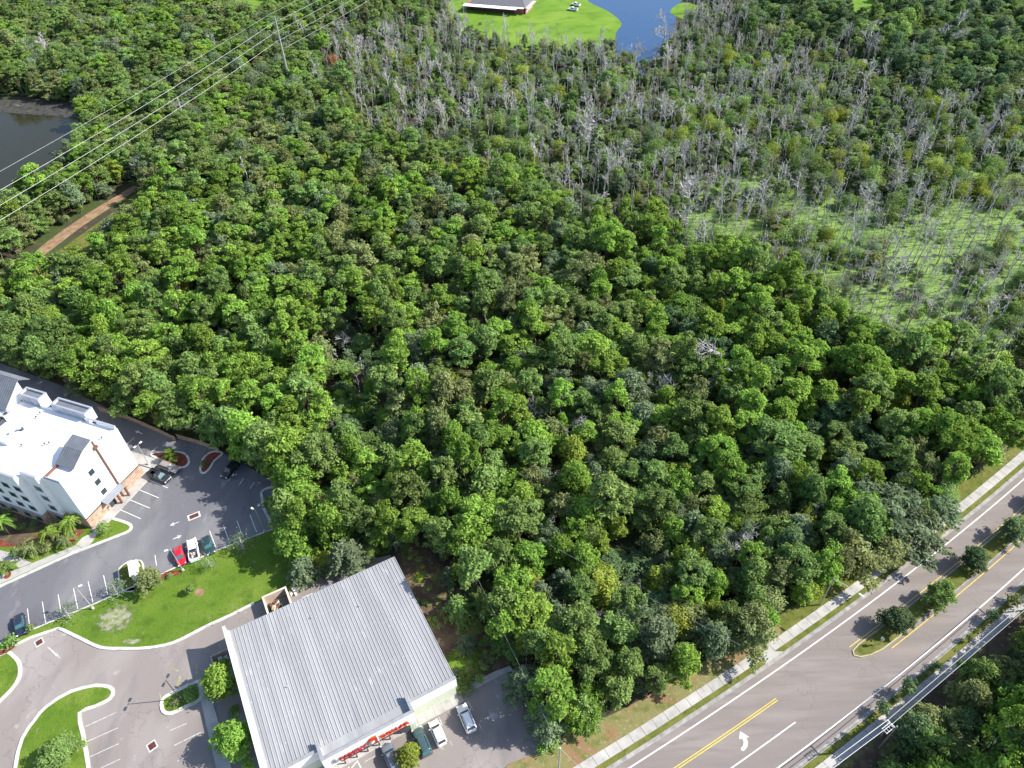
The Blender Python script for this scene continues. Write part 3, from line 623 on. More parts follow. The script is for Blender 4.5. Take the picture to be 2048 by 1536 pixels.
tr = mb.build('rubbish', [M['cardboard'], M['bag'], M['brown']]); tr.location = (*SL(-22.2, 30.2), 0); tr.rotation_euler = (0, 0, ST)
tag(tr, 'heap of cardboard and white rubbish on the green dumpster', 'rubbish')
mb = MB()
for i in range(9): s_ = rr.uniform(.3, .7); mb.obox((rr.uniform(-.6, .6), rr.uniform(-.8, .8)), (s_, s_*.8), rr.uniform(0, 3), 0.02, rr.uniform(.15, .5))
tr = mb.build('rubbish_bag', M['bag']); tr.location = (*SL(-18.2, 32.3), 0); tag(tr, 'white rubbish bags lying on the grass right of the dumpster enclosure', 'rubbish bags')
# small corral on the left side
t = thing('bin_corral', (*SL(-32.9, 24.6), 0), ST, 'low dark walled corral in the shade beside the store side wall', 'enclosure')
MB().box(-1.7, -1.55, -1.6, 1.6, 0, 1.5).box(-1.55, 1.6, 1.45, 1.6, 0, 1.5).build('wall', M['tanwall'], t)
for i, (x, y, s_) in enumerate([(-33.3, 25.2, 1.0), (-32.4, 24.9, .85), (-32.6, 23.8, .9)]):
    t = thing('wheeled_bin', (*SL(x, y), 0), ST+i*.3, ['grey wheeled bin in the corner of the shaded corral', 'grey wheeled bin against the store side wall', 'grey wheeled bin at the open end of the shaded corral'][i], 'bin', 'bins in the corral beside the store')
    mb = MB(); mb.add([(-.26,-.3,.08),(.26,-.3,.08),(.26,.3,.08),(-.26,.3,.08),(-.33,-.4,1.0),(.33,-.4,1.0),(.33,.4,1.0),(-.33,.4,1.0)], [(3,2,1,0),(0,1,5,4),(1,2,6,5),(2,3,7,6),(3,0,4,7)])
    mb.build('body', M['fixture'], t); MB().box(-.36, .36, -.43, .43, 1.0, 1.07).build('lid', M['pole'], t)

# ------------------------------------------------------------------ hotel   (local x = along the end wall, y = away from it)
hotel = thing('hotel_building', HO, HQ, 'four storey white hotel with flat white roof and stone base', 'hotel')
WX = 15.0; LEN = 62
def walls(mb, x0, x1, y0, y1, z0, z1, mi=0): mb.box(x0, x1, y0, y1, z0, z1, mi)
mb = MB().box(0, WX, 0, 5.2, 3.0, 14.0).box(-.9, WX-.3, 5.2, 9.2, 2.98, 14.0).box(-2.3, WX-.02, 9.2, LEN, 2.99, 14.0)
mb.build('wall', M['white'], hotel)
mb = MB().box(-.12, WX+.12, -.12, 5.3, 0, 3.0).box(-1.0, WX-.1, 5.3, 9.1, 0, 2.97).box(-2.42, WX+.1, 9.1, LEN, 0, 2.985)
mb.build('stone_base', M['stone'], hotel)
MB().box(-.2, WX+.2, -.2, -.06, 2.95, 3.12).build('ledge', M['darkframe'], hotel)
mb = MB().box(.05, WX-.35, .35, LEN-.4, 14.0, 14.08).box(-1.95, .04, 9.4, LEN-.4, 14.0, 14.075)
mb.build('roof', M['whiteroof'], hotel)
# parapets: low walls with coping; tall boxes on the north side
mb = MB()
mb.box(0, WX, 0, .28, 14.0, 14.45)
mb.box(WX-.35, WX, .28, 5.0, 14.0, 15.0); mb.box(WX-.35, WX, 7.0, 8.0, 14.0, 14.9); mb.box(WX-.35, WX, 17.0, 20.0, 14.0, 14.9)
mb.box(-2.3, -2.0, 9.2, LEN, 14.0, 14.9)
mb.box(-.9, -.6, 5.2, 9.19, 14.0, 14.9)
mb.build('parapet', M['white'], hotel)
def pbox(x0, x1, y0, y1, z1):
    m_ = MB().box(x0, x1, y0, y0+.22, 13.2, z1).box(x0, x1, y1-.22, y1, 13.2, z1).box(x1-.22, x1, y0+.22, y1-.22, 13.2, z1)
    o = m_.build('tall_parapet', M['white'], hotel)
    MB().box(x0, x0+.16, y0+.22, y1-.22, 14.08, z1-.1).build('inner_face', M['stain'], o)
    MB().box(x0-.08, x1+.08, y0-.08, y0+.3, z1, z1+.12).box(x0-.08, x1+.08, y1-.3, y1+.08, z1, z1+.12).box(x1-.3, x1+.08, y0+.3, y1-.3, z1, z1+.12).box(x0-.08, x0+.3, y0+.3, y1-.3, z1, z1+.12).build('coping', M['gabletrim'], o)
    MB().box(x0+.35, x1-.35, y0+.35, y1-.35, z1-.5, z1-.3).build('inner_floor', M['gable'], o)
pbox(14.9, 17.0, 7.6, 16.6, 16.0)
pbox(14.9, 17.1, 20.0, 25.4, 16.2)
mb = MB().box(WX-.42, WX+.06, .2, 7.5, 15.0, 15.1); mb.build('coping', M['gabletrim'], hotel)
MB().box(-2.38, -1.92, 9.1, LEN, 14.9, 15.0).box(-.98, -.52, 5.1, 9.09, 14.9, 14.99).build('coping', M['gabletrim'], hotel)
# south boxes of the parapet
# gabled dormer over the end wall: mansard-like hipped box
ds = MB(); z = 14.1
prof = [(3.5, 14.1), (3.5, 14.9), (6.4, 16.5), (8.9, 17.1), (8.9, 14.1)]
dw = MB(); n = len(prof)
dw.add([(x, .0, zz) for x, zz in prof]+[(x, 3.9, zz) for x, zz in prof], [tuple(range(n)), tuple(range(n, 2*n))]+[(i, (i+1) % n, n+(i+1) % n, n+i) for i in (0, 3, 4)])
dw.build('dormer_wall', M['white'], hotel)
def roofpiece(name, a, b, y0, y1, th=.14, seams=9, mtl='gable'):
    (xa, za), (xb, zb) = a, b; d = Vector((xb-xa, zb-za)).normalized(); nn = Vector((-d.y, d.x))
    if nn.y < 0: nn = -nn
    m_ = MB()
    def slab(ya, yb, lo, hi):
        vs = []
        for y in (ya, yb):
            for (x_, z_), o_ in (((xa, za), lo), ((xb, zb), lo), ((xb, zb), hi), ((xa, za), hi)): vs.append((x_+nn.x*o_, y, z_+nn.y*o_))
        m_.add(vs, [(0,1,2,3),(7,6,5,4),(0,4,5,1),(1,5,6,2),(2,6,7,3),(3,7,4,0)])
    slab(y0, y1, 0.004, th)
    for i in range(seams+1):
        y = y0+.02+(y1-y0-.08)*i/seams; slab(y, y+.05, th+.002, th+.08)
    return m_.build(name, M[mtl], hotel)
roofpiece('dormer_roof', (3.2, 14.75), (6.4, 16.5), -.3, 4.2)
roofpiece('dormer_roof', (6.4, 16.53), (9.1, 17.15), -.3, 4.2, seams=9)
# second big gable block further back
prof = [(5.0, 14.09), (5.0, 15.4), (15.2, 19.2), (15.2, 14.09)]; n = 4
dw = MB(); dw.add([(x, 26.0, zz) for x, zz in prof]+[(x, 40, zz) for x, zz in prof], [tuple(range(n)), tuple(range(n, 2*n))]+[(i, (i+1) % n, n+(i+1) % n, n+i) for i in (0, 2, 3)])
dw = MB(); dw.add([(x, 26.0, zz) for x, zz in [(11.6,14.09),(11.6,15.0),(16.4,18.4),(16.4,14.09)]]+[(x, 45.0, zz) for x, zz in [(11.6,14.09),(11.6,15.0),(16.4,18.4),(16.4,14.09)]], [tuple(range(n)), tuple(range(n, 2*n))]+[(i, (i+1) % n, n+(i+1) % n, n+i) for i in (0, 2, 3)])
dw.build('gable_wall', M['white'], hotel)
roofpiece('gable_roof', (11.2, 14.85), (16.6, 18.6), 25.7, 45.3, seams=34)
roofpiece('gable_roof', (16.6, 18.6), (18.6, 17.0), 25.7, 45.3, seams=34)
MB().box(11.3, 11.55, 26.0, 45.0, 14.085, 14.8).build('gable_fascia', M['gabletrim'], hotel)
# roof terrace by the dormer
MB().box(0, 3.4, 3.9, 4.1, 14.08, 14.7).build('terrace_parapet', M['brown'], hotel)
MB().box(.0, .22, .28, 3.9, 14.08, 14.65).build('terrace_parapet', M['gabletrim'], hotel)
# end wall windows, downspout, canopy, door
for zz in (10.9, 7.9, 4.9):
    wf = MB().box(5.2, 6.6, -.06, .0, zz-.75, zz+.75).build('window', M['frame'], hotel)
    MB().box(5.3, 6.5, -.09, -.062, zz-.65, zz+.65).build('pane', M['glass'], wf)
MB().box(8.95, 9.28, -.28, -.01, 3.1, 16.6).build('downspout', M['brown'], hotel)
MB().box(8.6, 9.6, -.35, -.01, 14.6, 15.3).build('rain_hopper', M['brown'], hotel)
cp = MB(); cp.add([(4.2,-.13,3.6),(9.3,-.13,3.6),(9.3,-1.5,3.1),(4.2,-1.5,3.1),(4.2,-.13,3.45),(9.3,-.13,3.45),(9.3,-1.5,2.95),(4.2,-1.5,2.95)], [(0,1,2,3),(7,6,5,4),(0,4,5,1),(1,5,6,2),(2,6,7,3),(3,7,4,0)])
canopy = cp.build('door_canopy', M['gabletrim'], hotel)
cs = MB()
for i in range(16):
    x = 4.28+i*.335; cs.add([(x-.05,-.12,3.66),(x+.05,-.12,3.66),(x+.05,-1.52,3.15),(x-.05,-1.52,3.15),(x-.05,-.12,3.61),(x+.05,-.12,3.61),(x+.05,-1.52,3.1),(x-.05,-1.52,3.1)], [(0,1,2,3),(0,4,5,1),(1,5,6,2),(2,6,7,3),(3,7,4,0)])
cs.build('batten', M['gable'], canopy)
for x_ in (9.0, 6.9): MB().box(x_, x_+.35, -1.5, -1.15, 0.14, 2.94).build('canopy_post', M['brown'], hotel)
dr = MB().box(5.4, 6.9, -.2, -.13, .14, 2.4).build('door', M['darkframe'], hotel); MB().box(5.5, 6.1, -.23, -.202, .4, 2.2).box(6.2, 6.8, -.23, -.202, .4, 2.2).build('glass', M['glass'], dr)
# south-west face windows (rows of four storeys)
for (xf, ys) in ((-.9, (6.6,)), (-2.3, (10.4, 13.6, 17.2, 20.4, 24, 27.4, 31))):
    for y in ys:
        for zz in (1.75, 5.0, 8.0, 11.0):
            xo = xf-(.12 if zz < 3 else 0)
            wf = MB().box(xo-.07, xo, y-.9, y+.9, zz-.75, zz+.75).build('window', M['gabletrim'], hotel)
            MB().box(xo-.10, xo-.072, y-.78, y-.04, zz-.63, zz+.63).box(xo-.10, xo-.072, y+.04, y+.78, zz-.63, zz+.63).build('pane', M['glass'], wf)
MB().box(-2.5, -2.32, 9.1, LEN, 3.0, 3.2).box(-1.1, -.92, 5.2, 9.0, 3.0, 3.2).build('ledge', M['gabletrim'], hotel)
# roof plant
def rooftop(px, py, s, label, m='pole', hgt=1.0, tilt=0):
    c = G(px, py, 14.1); t = thing('rooftop_unit', (*c, 14.08), HQ+tilt, label, 'roof unit')
    MB().box(-s, s, -s*.6, s*.6, 0, .12).build('base', M['frame'], t)
    MB().box(-s*.85, s*.85, -s*.5, s*.5, .12, hgt).build('casing', M[m], t)
    MB().tube((0,0,hgt),(0,0,hgt+.12),s*.36,s*.36,14).build('fan', M['darkfix'], t)
    g = MB()
    for i in range(6): g.box(-s*.86-.03, -s*.86, -s*.45+i*s*.17, -s*.45+i*s*.17+.05, .2, hgt-.1)
    g.build('grille', M['darkfix'], t)
rooftop(18, 837, 1.1, 'dark louvred roof unit near the left edge of the hotel roof', 'pole', 1.5)
rooftop(3, 847, 1.2, 'low dark roof unit cut by the left edge of the photo', 'darkfix', 1.0)
t = thing('roof_duct', (*G(30, 872, 14.1), 14.08), HQ, 'bent grey duct on the hotel roof beside a dark shadow', 'duct')
MB().path([(-1.2,0,.5),(0,0,1.4),(1.0,.1,1.5),(1.7,.2,.6)], .35, 10).build('duct', M['fixture'], t)
MB().box(-2.6, -1.0, -.9, .9, 0, 1.1).build('curb', M['frame'], t); MB().box(1.5, 2.1, -.3, .7, 0, .6).build('hood', M['darkfix'], t)
for (px, py, lab) in ((45, 893, 'lower left'), (91, 890, 'centre'), (100, 888, 'small one beside the centre'), (205, 878, 'near the right edge'), (82, 828, 'upper'), (74, 837, 'middle upper')):
    c = G(px, py, 14.1); t = thing('roof_vent', (*c, 14.08), 0, 'small dark vent pipe on the white hotel roof, '+lab, 'vent', 'vents on the hotel roof')
    MB().tube((0,0,0),(0,0,.55),.14,.14,8).build('pipe', M['pole'], t); MB().tube((0,0,.55),(0,0,.7),.24,.16,8).build('cowl', M['darkfix'], t)

# ------------------------------------------------------------------ cars
def lerp(a, b, t): return a+(b-a)*t
def loft(mb, secs, mi=0):
    """secs: list of rings of equal length"""
    n = len(secs[0]); b = len(mb.v)
    for s_ in secs: mb.v += [tuple(p) for p in s_]
    fs = []
    for i in range(len(secs)-1):
        for j in range(n): fs.append((b+i*n+j, b+i*n+(j+1) % n, b+(i+1)*n+(j+1) % n, b+(i+1)*n+j))
    fs.append(tuple(b+j for j in range(n))[::-1]); fs.append(tuple(b+(len(secs)-1)*n+j for j in range(n)))
    mb.f += fs; mb.m += [mi]*len(fs)
CARS = {
 # L, W, body stations (x, zlow, ztop, halfwidth), cabin: base x0,x1, roof x0,x1, roof z
 'sedan': dict(L=4.7, W=1.82, top=.93, st=[(-2.33,.42,.70,.62),(-2.25,.30,.86,.78),(-1.9,.24,.95,.88),(-1.0,.2,.97,.91),(0,.2,.94,.91),(.9,.2,.93,.91),(1.6,.22,.86,.88),(2.15,.28,.74,.78),(2.33,.40,.60,.6)], cab=(-1.75,1.05,-1.0,.35,1.43), wb=1.38),
 'suv':   dict(L=4.75, W=1.92, top=1.05, st=[(-2.35,.45,.95,.74),(-2.28,.34,1.06,.86),(-1.9,.28,1.08,.93),(-1.0,.26,1.08,.95),(0,.26,1.06,.95),(1.0,.26,1.05,.95),(1.7,.28,.98,.93),(2.2,.34,.86,.84),(2.36,.46,.70,.68)], cab=(-2.2,1.15,-1.85,.45,1.68), wb=1.4),
 'hatch': dict(L=4.3, W=1.80, top=.98, st=[(-2.13,.42,.85,.68),(-2.07,.32,.98,.80),(-1.7,.26,1.0,.88),(-.9,.24,1.0,.90),(0,.24,.98,.90),(.9,.24,.97,.90),(1.5,.26,.90,.87),(1.98,.32,.78,.78),(2.13,.44,.64,.62)], cab=(-1.98,1.15,-1.6,.4,1.55), wb=1.28),
 'pickup':dict(L=5.5, W=1.98, top=1.08, st=[(-2.75,.5,1.06,.84),(-2.68,.42,1.10,.94),(-2.2,.36,1.12,.97),(-1.0,.32,1.12,.98),(0,.3,1.10,.98),(1.0,.3,1.10,.98),(2.0,.32,1.05,.96),(2.6,.4,.94,.88),(2.76,.52,.78,.72)], cab=(-.75,1.25,-.45,.65,1.78), wb=1.72)}
def car(kind, pa, pb, colour, label, cat, glass='glass', roofcol=None, hz=1.0, rails=False, mid=None, noglow=False):
    """pa: pixel of the nose, pb: pixel of the tail, at bonnet height"""
    c = CARS[kind]; a = G(*pa, hz); b = G(*pb, hz); ctr = (a+b)/2 if mid is None else mid; ang = math.atan2((a-b).y, (a-b).x)
    t = thing('parked_car' if kind != 'pickup' else 'parked_pickup', (*ctr, .02), ang, label, cat, None)
    paint = paintmat('car_paint_'+kind, colour)
    mb = MB(); secs = []
    for x, zl, zh, hw in c['st']:
        zm = zl+(zh-zl)*.55
        secs.append([(x,-hw*.85,zl),(x,-hw,zl+.12),(x,-hw*1.0,zm),(x,-hw*.97,zh-.07),(x,-hw*.86,zh),(x,-hw*.4,zh+.025),(x,hw*.4,zh+.025),(x,hw*.86,zh),(x,hw*.97,zh-.07),(x,hw*1.0,zm),(x,hw,zl+.12),(x,hw*.85,zl)])
    loft(mb, secs)
    body = mb.build('body', paint, t, smooth=True)
    for e in body.data.polygons:
        if len(e.vertices) > 4: e.use_smooth = False
    x0, x1, r0, r1, zr = c['cab']; hb = c['W']/2*.88; hr = c['W']/2*.70; zb = c['top']-.03
    # glasshouse
    g = MB(); secs = []
    for xb, xr, f in ((x0, r0, 0), (lerp(x0, x1, .33), lerp(r0, r1, .33), 1), (lerp(x0, x1, .7), lerp(r0, r1, .7), 1), (x1, r1, 0)):
        k = 1.0 if f else .93
        secs.append([(xb,-hb*k,zb),(xr,-hr*k,zr-.03),(xr,hr*k,zr-.03),(xb,hb*k,zb)])
    loft(g, secs); gl = g.build('windows', M[glass], t)
    # roof and pillars
    rf_ = MB(); secs = []
    for xr, k in ((r0-.10, .90), (r0+.1, 1.0), (lerp(r0, r1, .5), 1.03), (r1-.1, 1.0), (r1+.08, .90)):
        secs.append([(xr,-hr*k-.03,zr-.06),(xr,-hr*k,zr+.0),(xr,-hr*k*.6,zr+.045),(xr,hr*k*.6,zr+.045),(xr,hr*k,zr+.0),(xr,hr*k+.03,zr-.06)])
    loft(rf_, secs)
    for sy in (-1, 1):
        for xb, xr, k in ((x0, r0, .94), (lerp(x0, x1, .36), lerp(r0, r1, .36), 1.01), (lerp(x0, x1, .68), lerp(r0, r1, .70), 1.01), (x1, r1, .94)):
            rf_.tube((xb, sy*hb*k, zb), (xr, sy*hr*k, zr-.02), .045, .04, 5)
    rf_.build('roof', paint if roofcol is None else paintmat('car_roof', roofcol), t, smooth=True)
    if rails:
        r_ = MB()
        for sy in (-1, 1): r_.tube((r0+.1, sy*hr*.92, zr+.09), (r1-.15, sy*hr*.92, zr+.09), .03, .03, 6)
        r_.build('roof_rail', M['blackplastic'], t)
    if kind == 'pickup':
        MB().box(-2.6, -.85, -.76, .76, 1.13, 1.145).build('bed_floor', M['blackplastic'], t)
        MB().box(-2.66, -.82, -.93, -.80, 1.10, 1.36).box(-2.66, -.82, .80, .93, 1.10, 1.36).box(-2.70, -2.6, -.9, .9, 1.08, 1.36).build('bed_side', paint, t)
    for sx in (-1, 1):
        for sy in (-1, 1):
            wx = sx*c['wb']; wy = sy*(c['W']/2-.10)
            wh = MB().tube((wx, wy-.11, .34), (wx, wy+.11, .34), .345, .345, 18).build('wheel', M['tyre'], t)
            MB().tube((wx, wy-.115 if sy < 0 else wy+.112, .34), (wx, wy-.112 if sy < 0 else wy+.118, .34), .22, .22, 12).build('rim', M['rim'], wh)
            ar = MB()
            for i in range(9):
                a_ = pi*i/8; a2 = pi*(i+1)/8
                if i < 8: ar.tube((wx+.40*cos(a_), sy*c['W']/2*1.0, .34+.40*sin(a_)), (wx+.40*cos(a2), sy*c['W']/2*1.0, .34+.40*sin(a2)), .035, .035, 4)
            ar.build('wheel_arch', M['blackplastic'], t)
    xe = c['st'][-2][0]; ze = c['st'][-2][2]-.1; we = c['st'][-2][3]
    for sy in (-1, 1): MB().obox((xe+.02, sy*(we-.16)), (.22, .34), -sy*.35, ze-.10, ze+.09).build('headlight', M['lampglass'], t)
    xe = c['st'][1][0]; ze = c['st'][1][2]-.12; we = c['st'][1][3]
    for sy in (-1, 1): MB().obox((xe, sy*(we-.12)), (.14, .24), sy*.2, ze-.12, ze+.10).build('tail_light', M['redlamp'], t)
    MB().obox((c['st'][-1][0]+.01, 0), (.05, .9), 0, .38, .50).build('number_plate', M['frame'], t) if False else None
    mm = MB()
    for sy in (-1, 1): mm.obox((x1-.28, sy*(c['W']/2+.10)), (.12, .22), 0, zb+.02, zb+.16)
    mm.build('mirror', paint, t)
    MB().box(c['st'][-1][0]-.10, c['st'][-1][0]+.04, -.55, .55, .40, .56).build('grille', M['blackplastic'], t)
    wp = MB(); wp.tube((x1-.02, -.5, zb+.06), (x1-.12, .1, zb+.13), .012, .012, 4); wp.tube((x1-.02, .1, zb+.06), (x1-.12, .6, zb+.13), .012, .012, 4); wp.build('wiper', M['blackplastic'], t)
    return t
WHT = (.80, .80, .80)
car('suv', F_(228, 288), F_(318, 500), WHT, 'white sport utility with roof rails, nearest the roadside trees', 'car', rails=True)
car('hatch', F_(18, 412), F_(95, 592), WHT, 'white hatchback parked between the dark and the larger white car', 'car')
car('suv', Z3(1835, 765), Z3(2010, 1170), (.045, .085, .095), 'dark teal sport utility beside the small yellow-green tree', 'car', rails=True, glass='tealglass')
car('suv', Z3(1345, 1010), Z3(1520, 1420), (.17, .19, .24), 'slate blue-grey sport utility left of the small kerbed tree', 'car', rails=True, glass='tealglass')
car('sedan', R2(1152, 250), R2(1112, 130), (.50, .012, .03), 'bright red coupe parked nose to the lawn in the hotel lot', 'car', glass='tealglass')
tw = car('pickup', R2(1205, 80), R2(1232, 228), WHT, 'white pickup with a cluttered load bed beside the red car', 'pickup')
mb = MB()
for i in range(26):
    s_ = rr.uniform(.15, .5); mb.obox((rr.uniform(-2.4, -1.0), rr.uniform(-.6, .6)), (s_, s_*rr.uniform(.3, 1)), rr.uniform(0, 3), 1.15, rr.uniform(1.25, 1.6), rr.randrange(3))
lo = mb.build('pickup_load', [M['fixture'], M['cardboard'], M['darkfix']]); lo.location = tw.location; lo.rotation_euler = tw.rotation_euler
tag(lo, 'jumble of tools and boxes lying in the bed of the white pickup', 'load')
car('sedan', R2(1335, 178), R2(1290, 65), (.02, .05, .055), 'very dark green sedan right of the white pickup', 'car', glass='tealglass')
car('sedan', R2(130, 690), R2(112, 558), (.02, .028, .05), 'dark navy sedan alone at the lower left end of the hotel lot', 'car', glass='tealglass')
car('pickup', D_(490, 495), D_(338, 428), (.022, .026, .03), 'black pickup with a turquoise windscreen by the hotel corner', 'pickup', glass='tealglass')
car('suv', D_(548, 420), D_(425, 378), (.30, .24, .22), 'bronze beige sport utility behind the black pickup', 'car', glass='tealglass')
car('suv', D_(878, 458), D_(955, 372), (.012, .014, .016), 'black sport utility in deep tree shade at the back of the hotel lot', 'car')
A_ = lambda x, y: (900+x/5.689, y/5.689)
car('pickup', A_(1320, 88), A_(1475, 108), WHT, 'nearer of two white pickups on the far lawn by the blue pond', 'pickup')
car('pickup', A_(1365, 30), A_(1500, 58), WHT, 'farther of two white pickups on the far lawn by the blue pond', 'pickup')

# ------------------------------------------------------------------ lamps, poles, signs
def lot_lamp(base, h, label, arms=(0,), m='pole', fx='fixture', base_h=.6, hk=None):
    b = G(*base); t = thing('lamp_post', (*b, 0.0), 0, label, 'lamp post', 'lamp posts of the car parks')
    MB().tube((0,0,0),(0,0,base_h),.24,.24,12).build('footing', M['kerb'], t)
    MB().tube((0,0,base_h),(0,0,h),.085,.06,8).build('pole', M[m], t)
    for a in arms:
        ar = MB().tube((0,0,h-.1),(.45*cos(a),.45*sin(a),h),.03,.03,6).build('arm', M[m], t)
        MB().obox((.75*cos(a), .75*sin(a)), (.62, .36), a, h-.03, h+.10).build('lamp_head', M[fx], ar)
lot_lamp((187, 1218), 7.5, 'grey lamp post over empty stalls on the upper edge of the lawn', (rad(20),))
lot_lamp((367, 1142), 7.3, 'grey lamp post leaning over the red car', (rad(200),))
lot_lamp((530, 1064), 7.3, 'grey lamp post at the right end of the hotel stalls', (rad(150),))
lot_lamp((361, 1398), 7.0, 'dark twin-headed lamp post on the planted island left of the store', (rad(80), rad(260)), 'bronze', 'darkfix')
lot_lamp(D_(345, 385), 6.5, 'slim lamp post by the hotel corner with a two-part head', (rad(60), rad(240)))
# cobra lamp over the road
b = G(1640, 1210); t = thing('street_lamp', (*b, 0), 0, 'long armed street lamp rising between the trees and the sidewalk', 'street lamp')
MB().tube((0,0,0),(0,0,9),.12,.08,10).build('pole', M['pole'], t)
tipv = G(1723, 1191, 9.3)-b
ar = MB().path([(0,0,8.6),(tipv.x*.3,tipv.y*.3,9.1),(tipv.x,tipv.y,9.35)], .045, 8).build('arm', M['fixture'], t)
MB().obox((tipv.x, tipv.y), (.85, .32), math.atan2(tipv.y, tipv.x), 9.27, 9.42).build('lamp_head', M['fixture'], ar)
def pole_span(name, a, b, r, sag, label, cat, n=14, group=None):
    pts = [Vector(a).lerp(Vector(b), i/n)-Vector((0, 0, 4*sag*(i/n)*(1-i/n))) for i in range(n+1)]
    o = MB().path(pts, r, 5).build(name, M['wire']); tag(o, label, cat, group); return o
# roadside utility pole on the right with double conductors
pb = RP(68.6, 9.0); t = thing('utility_pole', (*pb, 0), RA, 'roadside utility pole with a ladder-like bracket over the right sidewalk', 'utility pole')
MB().tube((0,0,0),(0,0,8.5),.17,.13,10).build('pole', M['darkwood'], t)
MB().box(-.06, .06, -.1, 1.5, 7.7, 7.84).box(-1.9, -.2, .15, .23, 7.92, 8.0).box(-1.9, -.2, .95, 1.03, 7.92, 8.0).build('crossarm', M['fixture'], t)
mb = MB()
for i in range(4): mb.box(-1.8+i*.5, -1.74+i*.5, .1, 1.1, 7.86, 7.92)
mb.build('bracket_rung', M['fixture'], t)
MB().tube((-.1,.05,8.45),(-.1,.05,8.8),.07,.05,8).tube((0,1.4,7.84),(0,1.4,8.1),.06,.05,8).build('insulator', M['fixture'], t)
for nn, r_, z_, lb in ((10.4, .055, 8.1, 'upper'), (9.65, .05, 8.3, 'lower')):
    for (sa, sb, tt) in ((68.6, 112, 'running to the upper right'), (68.6, 20, 'running to the bottom edge')):
        a = RP(sa, nn); b = RP(sb, nn+(0 if sb < 66 else -.0)); 
        pole_span('overhead_cable', (*a, z_), (*b, z_+.1), r_, .25, '%s thick pale cable right of the road, %s' % (lb, tt), 'cable')
for s_ in (20.0, 112.0):
    b = RP(s_, 9.0); t = thing('utility_pole', (*b, 0), RA, 'wooden utility pole carrying the roadside cables '+('below the picture edge' if s_ < 50 else 'at the right edge'), 'utility pole')
    MB().tube((0,0,0),(0,0,8.6),.17,.13,10).build('pole', M['darkwood'], t); MB().box(-.06, .06, -.1, 1.5, 7.8, 7.95).build('crossarm', M['fixture'], t)
# thin light pole by the right sidewalk
b = G(1762, 1471); t = thing('signal_mast', (*b, 0), RA, 'slim pale mast with two small fittings over the right sidewalk', 'mast')
tb = G(1749, 1447, 4.5)-b
MB().tube((0,0,0),(0,0,4.8),.06,.05,8).build('mast', M['fixture'], t); MB().box(-.35, .35, -.12, .12, 3.2, 3.5).box(-.12, .12, .1, 1.2, 4.5, 4.62).build('fitting', M['fixture'], t)
# lamp whose shadow crosses the road at the bottom
b = RP(50.5, 12.6); t = thing('street_lamp', (*b, 0), RA, 'street lamp in the grass verge near the bottom edge on the right', 'street lamp')
MB().tube((0,0,0),(0,0,3.2),.05,.04,8).build('pole', M['darkfix'], t); MB().box(-.25, .25, -.15, .15, 3.2, 3.4).build('lamp_head', M['darkfix'], t)
# service pole by the store lot
b = G(1120, 1496, 9.5); t = thing('utility_pole', (*b, 0), 0, 'grey utility pole on the grass right of the store car park', 'utility pole')
MB().tube((0,0,0),(0,0,9.5),.15,.11,10).build('pole', M['pole'], t); MB().tube((0,0,9.5),(0,0,9.6),.13,.08,10).build('cap', M['fixture'], t)
g_ = G(1185, 1560, 0)-b
MB().tube((0,0,9.4),(g_.x,g_.y,0),.03,.03,5).build('guy_wire', M['wire'], t)
e = G(1218, 1153, 8.5); f = G(1640, 1290, 7)
pole_span('service_line', (*b, 9.4), (*G(880, 1000, 9), 9.5), .014, .6, 'thin service line crossing the wood from the store pole', 'cable')
pole_span('service_line', (*G(1085, 1085, 9), 9.6), (*G(1480, 1292, 8.5), 8.8), .016, .3, 'thin pale line dipping through the wood towards the roadside sidewalk', 'cable')
# pylon sign among the feathery trees
b = G(1121, 1406, 7.0); t = thing('pylon_sign', (*b, 0), 0, 'white and red pylon sign hidden among the feathery trees', 'sign')
sa = G(1133, 1426, 7)-G(1109, 1386, 7); an = math.atan2(sa.y, sa.x); t.rotation_euler = (0, 0, an)
MB().tube((-1,0,0),(-1,0,6),.12,.12,10).tube((1,0,0),(1,0,6),.12,.12,10).build('pole', M['pole'], t)
MB().box(-1.7, .2, -.22, .22, 5.4, 7.0).build('white_panel', M['white'], t); MB().box(.21, 1.8, -.22, .22, 5.4, 7.0).build('red_panel', M['redpaint'], t)
# monument sign on the dumpster island
isl = island('sign_island', [(238,1152),(238,1140),(250,1128),(268,1122),(282,1122),(287,1132),(290,1150),(296,1172),(262,1184),(243,1178)], 3, 'verge')
c = G(268, 1146, 1.5); an = math.atan2((G(250, 1152)-G(285, 1138)).y, (G(250, 1152)-G(285, 1138)).x)+pi/2
t = thing('monument_sign', (*c, .13), an, 'pale slab sign on a kerbed island among the hotel stalls', 'sign')
MB().box(-2.0, 2.0, -.55, .55, 0, .5).build('plinth', M['kerb'], t)
MB().box(-1.7, 1.7, -.30, .30, .5, 2.9).build('slab', M['white'], t)
MB().box(-1.85, 1.85, -.42, .42, 2.9, 3.05).build('cap', mat('pale_green_cap', (.55,.60,.52), .7), t)
MB().box(-2.6, -2.1, -.8, .9, 0, 1.8).build('side_pier', M['white'], t)
